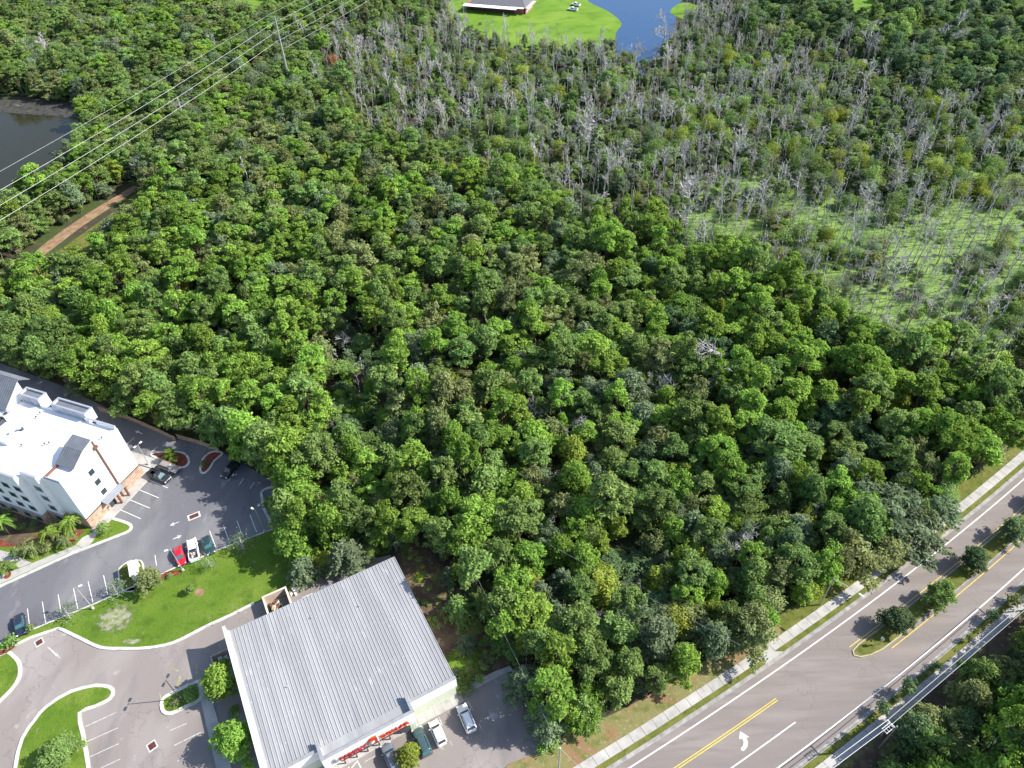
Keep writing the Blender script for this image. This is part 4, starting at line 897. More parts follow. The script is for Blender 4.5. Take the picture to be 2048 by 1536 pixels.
# keep-right board on the median nose
b = G(1757, 1290); t = thing('road_sign', (*b, .13), RA+pi/2, 'white keep-right sign with a yellow board on the median nose', 'road sign')
MB().tube((0,0,0),(0,0,2.4),.04,.04,8).build('post', M['steel'], t); MB().box(-.3, .3, -.055, -.045, 1.6, 2.4).build('panel', M['white'], t)
ar_ = MB(); ar_.add([(-.05,-.062,1.75),(.05,-.062,1.75),(.05,-.062,2.05),(.15,-.062,2.05),(0,-.062,2.25),(-.15,-.062,2.05),(-.05,-.062,2.05)], [(0,1,2,3,4,5,6)]); ar_.build('arrow', M['darkfix'], t)
MB().box(-.15, .15, -.055, -.045, .9, 1.5).build('hazard_board', M['yellow'], t)
# small round bush-side bins etc on hotel walk
c = G(220, 1020); t = thing('litter_bin', (*c, .14), 0, 'round stone litter bin on the hotel end walk', 'litter bin')
MB().tube((0,0,0),(0,0,.9),.30,.32,12).build('body', M['tanwall'], t); MB().tube((0,0,.9),(0,0,1.0),.33,.2,12).build('lid', M['darkfix'], t)
# far fence along the north of the hotel lot
def fence(pts, h, label):
    t = thing('wood_fence', (*pts[0], 0), 0, label, 'fence'); p0 = Vector(pts[0])
    m_ = MB(); q = MB()
    for a, b_ in zip(pts, pts[1:]):
        a = Vector(a)-p0; b_ = Vector(b_)-p0; L = (b_-a).length; an = math.atan2((b_-a).y, (b_-a).x); k = max(1, int(L/.16))
        for i in range(k):
            c = a.lerp(b_, (i+.5)/k); m_.obox(c, (.13, .03), an, .05, h+RNG.uniform(-.03, .03))
        for i in range(int(L/2.4)+1):
            c = a.lerp(b_, min(1, i*2.4/L)); q.obox(c, (.1, .1), an, 0, h+.05)
    m_.build('boards', M['hose'], t); q.build('posts', M['hose'], t)
fence(GP([(200,822),(257,839),(322,867),(352,882)]), 1.5, 'weathered wood fence along the wood behind the hotel')
fence(GP([(356,877),(399,889),(440,904)]), 1.5, 'short length of weathered fence behind the mulch noses')
# gate enclosure in the trees at (575, 980)
t = thing('gated_enclosure', (*G(583, 985), 0), rad(25), 'grey fenced enclosure half hidden in tree shade right of the hotel lot', 'enclosure')
MB().box(-2.6, 2.6, -.1, 0, 0, 1.9).box(-2.7, -2.6, -.1, 3.5, 0, 1.9).box(2.6, 2.7, -.1, 3.5, 0, 1.9).build('panel', M['steel'], t)
MB().box(-2.75, 2.75, -.14, .04, 1.9, 1.98).build('rail', M['fixture'], t)

# ------------------------------------------------------------------ transmission line
TD = Vector((-.36, -1)).normalized()
tb = G(549, 33, 30); TN = Vector((TD.y, -TD.x))   # towards the left
if TN.x > 0: TN = -TN
def mono(base, label, hgt=30):
    t = thing('transmission_tower', (*base, 0), math.atan2(TN.y, TN.x), label, 'power pylon', 'steel monopoles of the power line')
    MB().tube((0,0,0),(0,0,hgt),.55,.26,12).build('pole', M['steel'], t)
    for z in (27.5, 24, 20.5):
        a = MB(); a.tube((0,0,z-1.3),(2.3,0,z),.09,.07,6); a.tube((0,0,z+.5),(2.3,0,z),.07,.05,6); ar = a.build('crossarm', M['steel'], t)
        MB().tube((2.3,0,z),(2.3,0,z-.5),.10,.10,8).build('insulator', M['fixture'], ar)
    MB().tube((0,0,hgt-.2),(2.5,0,hgt+.5),.07,.06,6).build('earth_arm', M['steel'], t)
    return t
tA = mono(tb, 'tall grey steel power pole with three arms above the upper left wood')
b2 = tb+TD*205; b3 = tb-TD*190
mono(b2, 'next steel power pole beyond the left edge'); mono(b3, 'next steel power pole beyond the top edge')
for i, z in enumerate((27, 23.5, 20)):
    off = TN*2.3
    for (q, sg, tt) in ((b2, 2.2, 'towards the left edge'), (b3, 2.0, 'towards the top edge')):
        pole_span('power_line', (*(tb+off), z), (*(q+off), z), .055, sg, '%s pale conductor running %s from the steel pole' % (('highest', 'middle', 'lowest')[i], tt), 'power line', 30)
pole_span('power_line', (*(tb+TN*2.5), 30.5), (*(b2+TN*2.5), 30.5), .035, 1.4, 'thin earth wire above the conductors running to the left edge', 'power line', 30)
pole_span('power_line', (*(tb+TN*2.5), 30.5), (*(b3+TN*2.5), 30.5), .035, 1.4, 'thin earth wire above the conductors running to the top edge', 'power line', 30)
pole_span('power_line', (*(tb-TN*1.5), 18), (*(b3-TN*6), 18), .05, 1.5, 'short low conductor seen right of the steel pole', 'power line', 30)
b = G(354, 195, 14); t = thing('utility_pole', (*b, 0), math.atan2(TN.y, TN.x), 'weathered wooden pole standing under the three conductors', 'utility pole')
MB().tube((0,0,0),(0,0,14),.24,.17,8).build('pole', M['deadwood'], t); MB().tube((-.9,0,13.0),(.9,0,13.6),.08,.08,6).tube((-.5,0,12.2),(0,0,13.8),.06,.06,6).build('crossarm', M['deadwood'], t)
for i, (px, py) in enumerate(((14, 488), (9, 470))):
    b = G(px, py); t = thing('utility_pole', (*b, 0), 0, ('nearer' if i == 0 else 'farther')+' of two pale wooden poles at the left edge', 'utility pole')
    MB().tube((0,0,0),(0,0,11+i),.2,.15,8).build('pole', M['deadwood'], t); MB().tube((-1,0,10.5+i),(1,0,10.5+i),.07,.07,6).build('crossarm', M['deadwood'], t)

# ------------------------------------------------------------------ far house by the blue pond, and one at the top right
ha = G(*A_(130, 62), 3.2); hb = G(*A_(820, 118), 3.2); an = math.atan2((hb-ha).y, (hb-ha).x)
t = thing('lake_house', (*ha, 0), an, 'house with dark grey roof and long white canopy by the blue pond', 'house')
L = (hb-ha).length
MB().box(1, L-.5, 4.5, 17, 0, 3.4).build('wall', M['redsiding'], t)
MB().box(.2, L-3.5, -.2, 4.4, 3.05, 3.2).box(L-8, L-.2, 2.0, 4.41, 3.2, 3.3).build('canopy_roof', M['canopywhite'], t)
mb = MB()
for i in range(6): mb.box(.5+i*3.6, .65+i*3.6, 0, .15, 0, 3.05)
mb.build('canopy_posts', M['darkwall'], t)
MB().box(1.2, L-6, 4.2, 4.45, .1, 3.0).build('dark_porch_wall', M['darkwall'], t)
rf = MB(); rf.add([(2.6,4.3,3.4),(L+.2,4.3,3.4),(L+.2,17.3,3.4),(2.6,17.3,3.4),(6,10.8,5.0),(L-3,10.8,5.0)], [(0,1,5,4),(1,2,5),(2,3,4,5),(3,0,4),(3,2,1,0)])
rf.build('roof', M['shingle'], t)
MB().box(L+.22, L+.5, 4.5, 16, .1, 3.2).build('pink_side_wall', mat('pink_siding', (.42,.17,.20), .8), t)
MB().box(L+.5, L+2.2, 3.8, 17, 3.1, 3.22).build('side_canopy', M['canopywhite'], t)
w_ = MB()
for i in range(3): w_.box(L+.5, L+.55, 6+i*3, 7.6+i*3, 1.0, 2.3)
w_.build('window', M['frame'], t)
c = G(1780, 3, 0); t = thing('far_shed', (*c, 0), .2, 'small dark red shed with pale blue roof at the top right edge', 'shed')
MB().box(-6, 6, 0, 6, 0, 2.8).build('wall', M['redsiding'], t); MB().box(-6.4, 7, -.4, 6.4, 2.8, 3.0).build('roof', mat('pale_blue_roof', (.45,.55,.70), .5), t)
b = G(*A_(345, 285)); t = thing('garden_chair', (*b, 0), .4, 'red brown garden seat on the lawn below the white canopy', 'chair')
MB().box(-.9, .9, -.4, .4, .4, .5).build('seat', M['brown'], t); MB().box(-.9, .9, .35, .45, .5, 1.2).build('backrest', M['brown'], t); MB().box(-.85, -.75, -.35, .35, 0, .4).box(.75, .85, -.35, .35, 0, .4).build('legs', M['brown'], t)

# ------------------------------------------------------------------ vegetation prototypes
def leaf_mesh(name, C, N, S, T, mats, aspect=.42, extra=None):
    """C centres (n,3), N normals, S sizes, T tone 0..1: one bent leaf-clump face each"""
    n = len(C); rs = np.random.RandomState(len(name)*7+n)
    N = N/np.linalg.norm(N, axis=1)[:, None]
    A = rs.normal(size=(n, 3)); U = np.cross(N, A); U /= np.linalg.norm(U, axis=1)[:, None]; V = np.cross(N, U)
    s = S[:, None]
    v = np.stack([C-U*s*.5, C-V*s*aspect*.5+N*s*.10, C+U*s*.5-N*s*.05, C+V*s*aspect*.5+N*s*.10], 1).reshape(-1, 3)
    f = np.arange(4*n).reshape(n, 4)
    me = bpy.data.meshes.new(name)
    me.vertices.add(4*n); me.vertices.foreach_set('co', v.ravel())
    me.loops.add(4*n); me.loops.foreach_set('vertex_index', f.ravel())
    me.polygons.add(n); me.polygons.foreach_set('loop_start', np.arange(n)*4); me.polygons.foreach_set('loop_total', np.full(n, 4))
    me.update(); me.validate()
    at = me.attributes.new('tone', 'FLOAT', 'FACE'); at.data.foreach_set('value', T.astype(np.float32))
    me.materials.append(mats)
    return me

def shell(rs, c, r, n, zmin=-.25, flat=1.0, rough=.62):
    d = rs.normal(size=(n*2, 3)); d /= np.linalg.norm(d, axis=1)[:, None]; d = d[d[:, 2] > zmin][:n]
    k = len(d); rad_ = r*(1.12-rough*rs.rand(k)**1.3)
    bump = 1+.16*np.sin(d[:, 0]*7+c[0]*3)*np.sin(d[:, 1]*8+c[1]*5)+.12*np.sin(d[:, 2]*11+c[2])
    p = np.array(c)+d*(rad_*bump)[:, None]*np.array([1, 1, flat])
    nn = d*.8+rs.normal(size=(k, 3))*.7+np.array([0, 0, .5])
    return p, nn

def broad_geo(seed, R_=3.6, Ht=10.0, nl=16, dens=24, leaf=.66, tall=1.0):
    rs = np.random.RandomState(seed); P_ = []; N_ = []; T_ = []; lob = []
    ph = rs.rand(3)*6.28; asym = lambda a: 1+.28*sin(a+ph[0])+.22*sin(2*a+ph[1])+.15*sin(3*a+ph[2])
    for i in range(nl):
        a = rs.rand()*2*pi; q = math.sqrt(rs.rand()); rr_ = R_*.74*q*asym(a)
        z = Ht-1.6-(q**2)*3.2*tall-rs.rand()*2.4
        r = rs.uniform(.85, 1.65)*(1.12-.3*q)
        lob.append((rr_*cos(a), rr_*sin(a), z, r))
        for k in range(3):      # smaller sprays breaking the outline
            b_ = a+rs.normal()*.8; w_ = rr_+r*rs.uniform(.5, 1.0); lob.append((w_*cos(b_), w_*sin(b_), z+rs.uniform(-.5, .9), rs.uniform(.35, .65)))
    nbase = len(lob); lob.append((0, 0, Ht-1.9, 1.8)); lob.append((rs.uniform(-1, 1), rs.uniform(-1, 1), Ht-3.6, 2.4))
    for i in range(6):
        a = rs.rand()*2*pi; lob.append((R_*.6*cos(a), R_*.6*sin(a), Ht-5.2-rs.rand()*1.2, rs.uniform(1.0, 1.6)))
    for x, y, z, r in lob:
        n = int(dens*r*r*4.2); p, nn = shell(rs, (x, y, z), r, n, flat=.85)
        P_.append(p); N_.append(nn); T_.append(np.clip(rs.rand()*.45+rs.rand(len(p))*.55, 0, 1))
    P_ = np.concatenate(P_); N_ = np.concatenate(N_); T_ = np.concatenate(T_)
    S_ = leaf*(.55+.9*rs.rand(len(P_)))
    return P_, N_, S_, T_, lob
def spray_geo(seed, R_=3.6, Ht=10.0, nb=46, leaf=.60):
    """open crown of radiating leafy sprays with gaps between them"""
    rs = np.random.RandomState(seed); P_ = []; N_ = []; T_ = []; lob = []
    ph = rs.rand(3)*6.28; asym = lambda a: 1+.25*sin(a+ph[0])+.2*sin(2*a+ph[1])+.15*sin(3*a+ph[2])
    for i in range(nb):
        a = rs.rand()*2*pi; q = rs.rand()**.75; tz = Ht-.6-(Ht*.52)*q**1.3-rs.rand()*.8; L = R_*(.30+.85*q**.6)*asym(a)*rs.uniform(.75, 1.15)
        n = int(22+L*22); t = rs.uniform(.35, 1.0, n)**.8; dr_ = .55-.75*q
        x = L*t*cos(a); y = L*t*sin(a); z = tz-1.2+1.5*t+dr_*L*t*.3-.22*L*t*t
        wv = .50*(1.25-t*.65)
        j = rs.normal(size=(n, 3))*np.stack([wv, wv, wv*.42], 1)
        P_.append(np.stack([x, y, z], 1)+j); N_.append(rs.normal(size=(n, 3))*.55+np.array([cos(a)*.45, sin(a)*.45, .9])); T_.append(np.clip(rs.rand()*.45+rs.rand(n)*.55, 0, 1))
        if i % 4 == 0: lob.append((L*.75*cos(a), L*.75*sin(a), tz, .6))
    P_ = np.concatenate(P_); N_ = np.concatenate(N_); T_ = np.concatenate(T_)
    return P_, N_, leaf*(.55+.9*rs.rand(len(P_))), T_, lob
def pine_geo(seed, R_=2.7, Ht=13.0, nt=38, leaf=.66):
    rs = np.random.RandomState(seed); P_ = []; N_ = []; T_ = []; lob = []
    for i in range(nt):
        q = rs.rand(); z = Ht-.8-(Ht*.42)*q; prof = .35+.75*math.sin(min(1, q*1.25+.12)*pi*.62)
        a = rs.rand()*2*pi; rr_ = R_*prof*rs.uniform(.45, 1.0); r = rs.uniform(.65, 1.15)
        lob.append((rr_*cos(a), rr_*sin(a), z, r))
    lob.append((0, 0, Ht-.9, .9))
    for x, y, z, r in lob:
        n = int(85*r*r); d = rs.normal(size=(n, 3)); d[:, 2] = np.abs(d[:, 2])*.8-.15; d /= np.linalg.norm(d, axis=1)[:, None]
        p = np.array([x, y, z])+d*(r*(.35+.65*rs.rand(n)))[:, None]*np.array([1, 1, .75])
        P_.append(p); N_.append(d*.5+rs.normal(size=(n, 3))*.6+np.array([0, 0, .5])); T_.append(np.clip(rs.rand()*.55+rs.rand(n)*.45, 0, 1))
    P_ = np.concatenate(P_); N_ = np.concatenate(N_); T_ = np.concatenate(T_)
    return P_, N_, leaf*(.6+.8*rs.rand(len(P_))), T_, lob
def feather_geo(seed, R_=2.8, Ht=9.0, nb=95):
    """drooping feathery sprays (cypress, casuarina)"""
    rs = np.random.RandomState(seed); P_ = []; N_ = []; T_ = []; lob = []
    for i in range(nb):
        q = rs.rand()**.8; z0 = Ht-.4-(Ht-2.2)*q; a = rs.rand()*2*pi; L = R_*(.25+.85*q**.7)*rs.uniform(.7, 1.1)
        n = int(12+L*13); t = np.linspace(.1, 1, n)
        x = L*t*cos(a); y = L*t*sin(a); z = z0+.35*L*t-.55*L*t*t
        j = rs.normal(size=(n, 3))*.17*(1.2-t*.5)[:, None]
        P_.append(np.stack([x, y, z], 1)+j); N_.append(np.stack([-sin(a)*rs.normal(size=n), cos(a)*rs.normal(size=n), np.ones(n)*.8], 1)); T_.append(np.clip(rs.rand()*.5+rs.rand(n)*.5, 0, 1))
        if i % 6 == 0: lob.append((L*.7*cos(a), L*.7*sin(a), z0, .5))
    P_ = np.concatenate(P_); N_ = np.concatenate(N_); T_ = np.concatenate(T_)
    return P_, N_, .46*(.6+.8*rs.rand(len(P_))), T_, lob
def bush_geo(seed, R_=1.0, Ht=1.6, leaf=.34, dens=34):
    rs = np.random.RandomState(seed); P_ = []; N_ = []; T_ = []; lob = []
    for i in range(7):
        a = rs.rand()*2*pi; q = rs.rand()*.6*R_; lob.append((q*cos(a), q*sin(a), Ht*.55+rs.uniform(-.1, .3)*Ht, R_*rs.uniform(.45, .7)))
    for x, y, z, r in lob:
        p, nn = shell(rs, (x, y, z), r, int(dens*4*r*r/(R_*R_)*R_**1.2), zmin=-.8, flat=Ht/R_/1.8)
        p[:, 2] = np.maximum(p[:, 2], .05)
        P_.append(p); N_.append(nn); T_.append(np.clip(rs.rand()*.5+rs.rand(len(p))*.5, 0, 1))
    P_ = np.concatenate(P_); N_ = np.concatenate(N_); T_ = np.concatenate(T_)
    return P_, N_, leaf*(.6+.8*rs.rand(len(P_))), T_, lob
def limb(mb, rs, a, b, r0, r1, n=5, k=3, wob=.25):
    a = Vector(a); b = Vector(b); pts = [a]
    for i in range(1, k): pts.append(a.lerp(b, i/k)+Vector(rs.normal(size=3))*wob*(b-a).length*.15)
    pts.append(b)
    for i in range(k): mb.tube(pts[i], pts[i+1], lerp(r0, r1, i/k), lerp(r0, r1, (i+1)/k), n, 0, False)
    return pts
def trunk_mesh(name, seed, lob, Ht, r=.22, mat_='bark', lean=.3):
    rs = np.random.RandomState(seed); mb = MB()
    top = Vector((rs.normal()*lean, rs.normal()*lean, Ht*.62))
    pts = limb(mb, rs, (0, 0, -.2), top, r, r*.55, 7, 4, .2)
    limb(mb, rs, top, (top.x*.6, top.y*.6, Ht-1.3), r*.55, r*.15, 5, 3)
    for (x, y, z, lr) in lob[::2][:12]:
        t = rs.uniform(.35, 1.0); st = Vector((0, 0, 0)).lerp(top, t)
        if z < st.z: st = Vector((0, 0, 0)).lerp(top, max(.2, (z-1.2)/top.z))
        limb(mb, rs, st, (x*.85, y*.85, z), r*.38, r*.10, 4, 2, .4)
    o = mb.build(name, M[mat_]); me = o.data; bpy.data.objects.remove(o); return me
def dead_mesh(name, seed, Ht=12.0, spread=1.0, nb=9, mat_='deadwood', r=.17, twig=.035, depth=2, fork=.45):
    rs = np.random.RandomState(seed); mb = MB()
    top = Vector((rs.normal()*.5, rs.normal()*.5, Ht)); limb(mb, rs, (0, 0, -.3), top, r, r*.3, 5, 6, .12)
    def rec(p, d, L, rr_, dep):
        e = p+d*L; mb.tube(p, e, rr_, rr_*.55, 4, 0, False)
        if dep == 0: return
        for k in range(3 if dep > 1 else 3):
            nd = (d+Vector(rs.normal(size=3))*.62+Vector((0, 0, .25))).normalized()
            rec(p.lerp(e, rs.uniform(.45, 1)), nd, L*rs.uniform(.5, .75), max(rr_*.55, twig), dep-1)
    for i in range(nb):
        t = rs.uniform(fork, 1.0); p = Vector((0, 0, 0)).lerp(top, t); a = rs.rand()*2*pi
        rec(p, Vector((cos(a), sin(a), rs.uniform(.45, 1.2))).normalized(), spread*rs.uniform(.8, 1.7)*(1.3-t*.6), max(r*.4*(1.2-t), twig*1.3), depth)
    o = mb.build(name, M[mat_], fixn=False); me = o.data; bpy.data.objects.remove(o); return me

PROTO = {}    # (kind, tone, idx) -> (crown mesh, trunk mesh)
def add_proto(kind, tone, idx, geo, trunk):
    P_, N_, S_, T_, lob = geo
    PROTO[(kind, tone, idx)] = (leaf_mesh('%s_crown_%s' % (kind, tone), P_, N_, S_, T_, TONES[tone][1]), trunk)
NB, NPi = 9, 5
bgeo = [broad_geo(100+i, R_=[3.6,3.2,3.9,3.4,3.0,3.7][i], nl=[16,13,18,15,12,17][i], tall=[1,1.2,.9,1.1,1.5,1][i]) for i in range(3)]+[spray_geo(150+i, R_=[3.6,3.3,3.9,3.5,3.1,3.8][i], nb=[46,40,54,44,38,50][i]) for i in range(6)]
btr = [trunk_mesh('broadleaf_trunk', 40+i, bgeo[i][4], 10.0) for i in range(NB)]
for i in range(NB):
    for tn in ('bright', 'mid', 'olive', 'grey', 'yellow', 'dark', 'rust'):
        if tn == 'rust' and i > 0: continue
        add_proto('broad', tn, i, bgeo[i], btr[i])
pgeo = [pine_geo(200+i, R_=[2.7,2.4,3.0,2.6,3.2][i], nt=[38,32,44,36,46][i]) for i in range(NPi)]
ptr = [trunk_mesh('pine_trunk', 60+i, pgeo[i][4], 13.0, .24, lean=.12) for i in range(NPi)]
for i in range(NPi):
    for tn in ('bright', 'mid', 'yellow'): add_proto('pine', tn, i, pgeo[i], ptr[i])
fgeo = [feather_geo(300+i, R_=[2.9,3.3][i], nb=[110,130][i]) for i in range(2)]
ftr = [trunk_mesh('feathery_trunk', 80+i, fgeo[i][4], 9.0, .18) for i in range(2)]
for i in range(2):
    for tn in ('grey', 'mid'): add_proto('feather', tn, i, fgeo[i], ftr[i])
# thin scrawny swamp tree with sparse crown
tgeo = [broad_geo(400+i, R_=[1.7,1.5,2.0][i], Ht=10, nl=[9,7,10][i], dens=12, leaf=.46, tall=2.8) for i in range(3)]
ttr = [trunk_mesh('slender_trunk', 90+i, tgeo[i][4], 10.0, .15, 'deadwood', .5) for i in range(3)]
for i in range(3):
    for tn in ('mid', 'olive', 'grey', 'yellow', 'rust'): add_proto('slender', tn, i, tgeo[i], ttr[i])
sg = broad_geo(450, R_=2.3, Ht=10, nl=9, dens=2.6, leaf=.42, tall=2.0); st_ = trunk_mesh('sapling_trunk', 95, sg[4], 10.0, .13, 'deadwood', .3)
add_proto('sapling', 'grey', 0, sg, st_)
gb = [bush_geo(500+i, [1.0,1.15,.9][i], [1.6,1.3,1.9][i]) for i in range(3)]
for i in range(3):
    for tn in ('bright', 'mid', 'olive', 'grey', 'yellow', 'dark'):
        P_, N_, S_, T_, lob = gb[i]; PROTO[('bush', tn, i)] = (leaf_mesh('bush_foliage', P_, N_, S_, T_, TONES[tn][1]), None)
DEAD = []
for i in range(7):
    DEAD.append(dead_mesh('dead_tree_wood', 600+i, [12,10,13,11,9,12.5,7][i], [1.0,1.3,.7,1.1,1.5,.6,.9][i], [8,10,6,9,12,5,4][i], 'deadwood' if i % 3 else 'deadbrown', [.16,.15,.14,.17,.18,.13,.15][i], .045, [2,2,1,2,2,1,1][i], [.45,.4,.55,.45,.35,.6,.5][i]))
SNAG = [dead_mesh('dead_tree_wood', 680+i, [11,12,9,10][i], [.5,.4,.7,.5][i], [5,4,7,4][i], 'deadbrown' if i % 2 else 'deadwood', [.19,.17,.21,.18][i], .05, 1, [.6,.7,.5,.65][i]) for i in range(4)]
SNH = [11,12,9,10]
BIGDEAD = [dead_mesh('dead_tree_wood', 650+i, 10.5, 2.3, 13, 'deadwood', .26, .05, 3, .3) for i in range(2)]
# palm
def palm_meshes(seed, Ht=3.2, nf=20, L=1.9):
    rs = np.random.RandomState(seed); mb = MB(); C = []; N = []; S = []; T = []
    for i in range(nf):
        a = rs.rand()*2*pi; up = rs.uniform(.1, 1.0); n = 16; k = rs.rand()
        for j in range(n):
            t = (j+1)/n; x = L*t*(1-.25*up); z = Ht+L*(up*t*.9-t*t*.95)
            for s_ in (-1, 1):
                C.append((x*cos(a)-s_*.17*sin(a)*(1-t*.4), x*sin(a)+s_*.17*cos(a)*(1-t*.4), z-.05)); N.append((-s_*sin(a)*.45+rs.normal()*.15, s_*cos(a)*.45+rs.normal()*.15, 1)); S.append(.50*(1.15-t*.5)); T.append(.3*k+.7*rs.rand())
    geo = (np.array(C), np.array(N), np.array(S), np.array(T))
    mb = MB(); mb.tube((0,0,-.1),(.08,.04,Ht*.5),.15,.12,8).tube((.08,.04,Ht*.5),(0,0,Ht),.12,.13,8)
    o = mb.build('palm_trunk', M['bark']); me = o.data; bpy.data.objects.remove(o)
    return geo, me
for i in range(2):
    g_, tm = palm_meshes(700+i, [2.6, 3.6][i])
    PROTO[('palm', 'olive', i)] = (leaf_mesh('palm_fronds', *g_, TONES['olive'][1], aspect=.3), tm)
    PROTO[('palm', 'bright', i)] = (leaf_mesh('palm_fronds', *g_, TONES['bright'][1], aspect=.3), tm)
KN = dict(broad=('broadleaf_tree', 'broadleaf tree', 'crown', 'trunk'), pine=('pine_tree', 'pine', 'crown', 'trunk'), feather=('cypress_tree', 'cypress', 'crown', 'trunk'),
          slender=('slender_tree', 'slender tree', 'crown', 'trunk'), bush=('bush', 'bush', 'foliage', None), palm=('palm_tree', 'palm', 'fronds', 'trunk'), sapling=('sapling', 'sapling', 'crown', 'trunk'))
PH = dict(broad=10.0, pine=13.0, feather=9.0, slender=10.0, bush=1.6, palm=3.2, sapling=10.0)

def plant(kind, tone, idx, x, y, sc, rz, label, group=None, z=0.0, szx=1.0):
    cm, tm = PROTO[(kind, tone, idx)]; nm, cat, cn, tn = KN[kind]
    if tm is None:
        o = bpy.data.objects.new(nm, cm); COL.objects.link(o); o.location = (x, y, z); o.rotation_euler = (0, 0, rz); o.scale = (sc*szx, sc*szx, sc); return tag(o, label, cat, group)
    t = bpy.data.objects.new(nm, None); COL.objects.link(t); t.empty_display_size = .3
    t.location = (x, y, z); t.rotation_euler = (0, 0, rz); t.scale = (sc*szx, sc*szx, sc); tag(t, label, cat, group)
    for me, n_ in ((cm, cn), (tm, tn)):
        o = bpy.data.objects.new(n_, me); COL.objects.link(o); o.parent = t
    return t
def put(kind, tone, idx, px, py, Hh, width, label, group=None, rz=None, z=0.0, at=.72):
    """one named plant: crown centre seen at px, py; Hh its height; width its crown spread"""
    g = G(px, py, Hh*at); base = PH[kind]; sc = Hh/base
    w0 = dict(broad=7.6, pine=6.2, feather=5.8, slender=3.8, bush=2.3, palm=3.2, sapling=5.0)[kind]
    return plant(kind, tone, idx, g.x, g.y, sc, RNG.uniform(0, 6.28) if rz is None else rz, label, group, z, width/(w0*sc))
SPECIAL = []
def dead(mesh, px, py, Hh, base, label, group=None, wide=1.0, at=.7):
    g = G(px, py, Hh*at); o = bpy.data.objects.new('dead_tree', mesh); COL.objects.link(o); s_ = Hh/base; o.location = (g.x, g.y, 0)
    o.rotation_euler = (0, 0, RNG.uniform(0, 6.28)); o.scale = (s_*wide, s_*wide, s_); tag(o, label, 'dead tree', group); SPECIAL.append((g.x, g.y, 3)); return o

# --- named plants near the buildings and the road
put('broad','bright',0, 585,1072, 9.5,8.5, 'bright green tree casting a long shadow over the lawn, between lawn and store', at=.6)
put('feather','grey',0, 692,1108, 8.5,9.0, 'grey green feathery cypress touching the back edge of the store roof', at=.6)
put('feather','grey',1, 608,1138, 5.5,6.5, 'sparse olive grey shrub tree behind the dumpster enclosure', at=.5)
put('broad','yellow',3, 640,1120, 4.5,4.5, 'small yellowish tree behind the air conditioners', at=.5)
put('feather','grey',0, 782,1070, 6.0,4.0, 'small grey feathery tree above the top corner of the store roof', at=.6)
put('broad','bright',1, 438,1358, 7.0,6.6, 'leafy tree in the shade strip beside the store side wall', at=.6)
put('broad','bright',2, 468,1478, 7.0,6.2, 'lower of two leafy trees beside the store side wall', at=.6)
put('bush','bright',0, 449,1326, 1.7,2.4, 'round light green bush by the shaded corral')
put('bush','bright',1, 482,1508, 1.7,2.6, 'round light green bush below the lower side-wall tree')
put('bush','bright',2, 498,1528, 1.8,3.0, 'round light green bush at the bottom edge beside the store')
put('bush','mid',0, 470,1420, 1.4,2.6, 'dark leafy shrub between the two side-wall trees')
put('bush','mid',0, 384,1384, 2.0,3.6, 'leafy shrub covering the right half of the planted island')
put('bush','olive',1, 352,1402, 1.3,2.4, 'low olive shrub on the left half of the planted island')
put('broad','mid',3, 104,1508, 4.6,6.2, 'small spreading tree on the lawn island at the bottom left', at=.6)
put('broad','yellow',2, 818,1506, 4.0,3.7, 'small yellow green tree on the kerbed bed between two parked cars', at=.62)
put('broad','olive',4, 800,1520, 3.0,2.6, 'small olive shrub tree at the left foot of the yellow green tree', at=.6)
put('bush','mid',1, 906+25,1367, 1.5,4.2, 'low green hedge bush at the right corner of the store')
put('bush','mid',2, 958,1358, 1.2,2.6, 'low green shrub right of the hedge at the store corner')
put('feather','grey',0, 930,1288, 4.2,3.9, 'pale grey green weeping shrub tree on the brown ditch ground', at=.5)
put('feather','mid',1, 918,1212, 6.5,5.5, 'thin green weeping tree standing in the shaded ditch', at=.6)
put('feather','grey',1, 900,1150, 4.0,3.8, 'thin grey weeping shrub at the top of the ditch', at=.5)
put('feather','mid',0, 1008,1270, 7.0,5.6, 'green feathery tree above the path end right of the store', at=.6)
put('feather','grey',0, 1046,1362, 8.5,7.0, 'large feathery tree shading the top right of the store car park', at=.6)
put('feather','mid',1, 1120,1372, 8.5,6.4, 'dark feathery tree directly above the pylon sign', at=.6)
put('feather','grey',1, 1092,1432, 8.5,6.4, 'feathery tree in front of the pylon sign, nearest the car park', at=.6)
put('feather','mid',0, 1165,1418, 8.5,6.4, 'feathery tree right of the pylon sign', at=.6)
put('bush','bright',1, 1105,1482, 2.4,4.0, 'bright bush at the right kerb of the store car park')
put('bush','bright',0, 1088,1497, 1.6,2.6, 'small bright bush at the kerb below the feathery trees')
# hotel garden
put('bush','mid',0, 203,1057, 2.2,3.8, 'round dark green bush at the hotel stone corner')
pal = [(142,1046,1,4.2),(118,1062,0,3.6),(98,1070,1,3.4),(78,1082,0,3.4),(128,1078,0,3.2),(60,1092,0,3.2),(108,1050,0,3.4)]
wd = ['tallest palm, nearest the hotel stone corner','second palm from the hotel corner','middle palm of the clump','palm at the left of the clump','lowest palm of the clump on the mulch','leftmost small palm of the clump','palm closest to the shaded windows']
for (px, py, i, w_), l_ in zip(pal, wd): put('palm', 'olive' if i == 0 else 'bright', i, px, py, 2.9 if i == 0 else 3.8, w_*1.15, l_, 'palms in the hotel garden', at=.85)
put('palm','bright',1, 4,1048, 4.2,4.6, 'palm cut by the left edge of the photo in front of the shaded facade', at=.85)
put('bush','olive',1, 45,1098, 1.8,4.6, 'dark sprawling shrub on the hotel lawn')
put('bush','dark',2, 28,1108, 1.6,2.6, 'dark shrub left of the sprawling shrub')
put('bush','olive',0, 88,1096, 1.6,3.6, 'olive shrub between the palms and the walk')
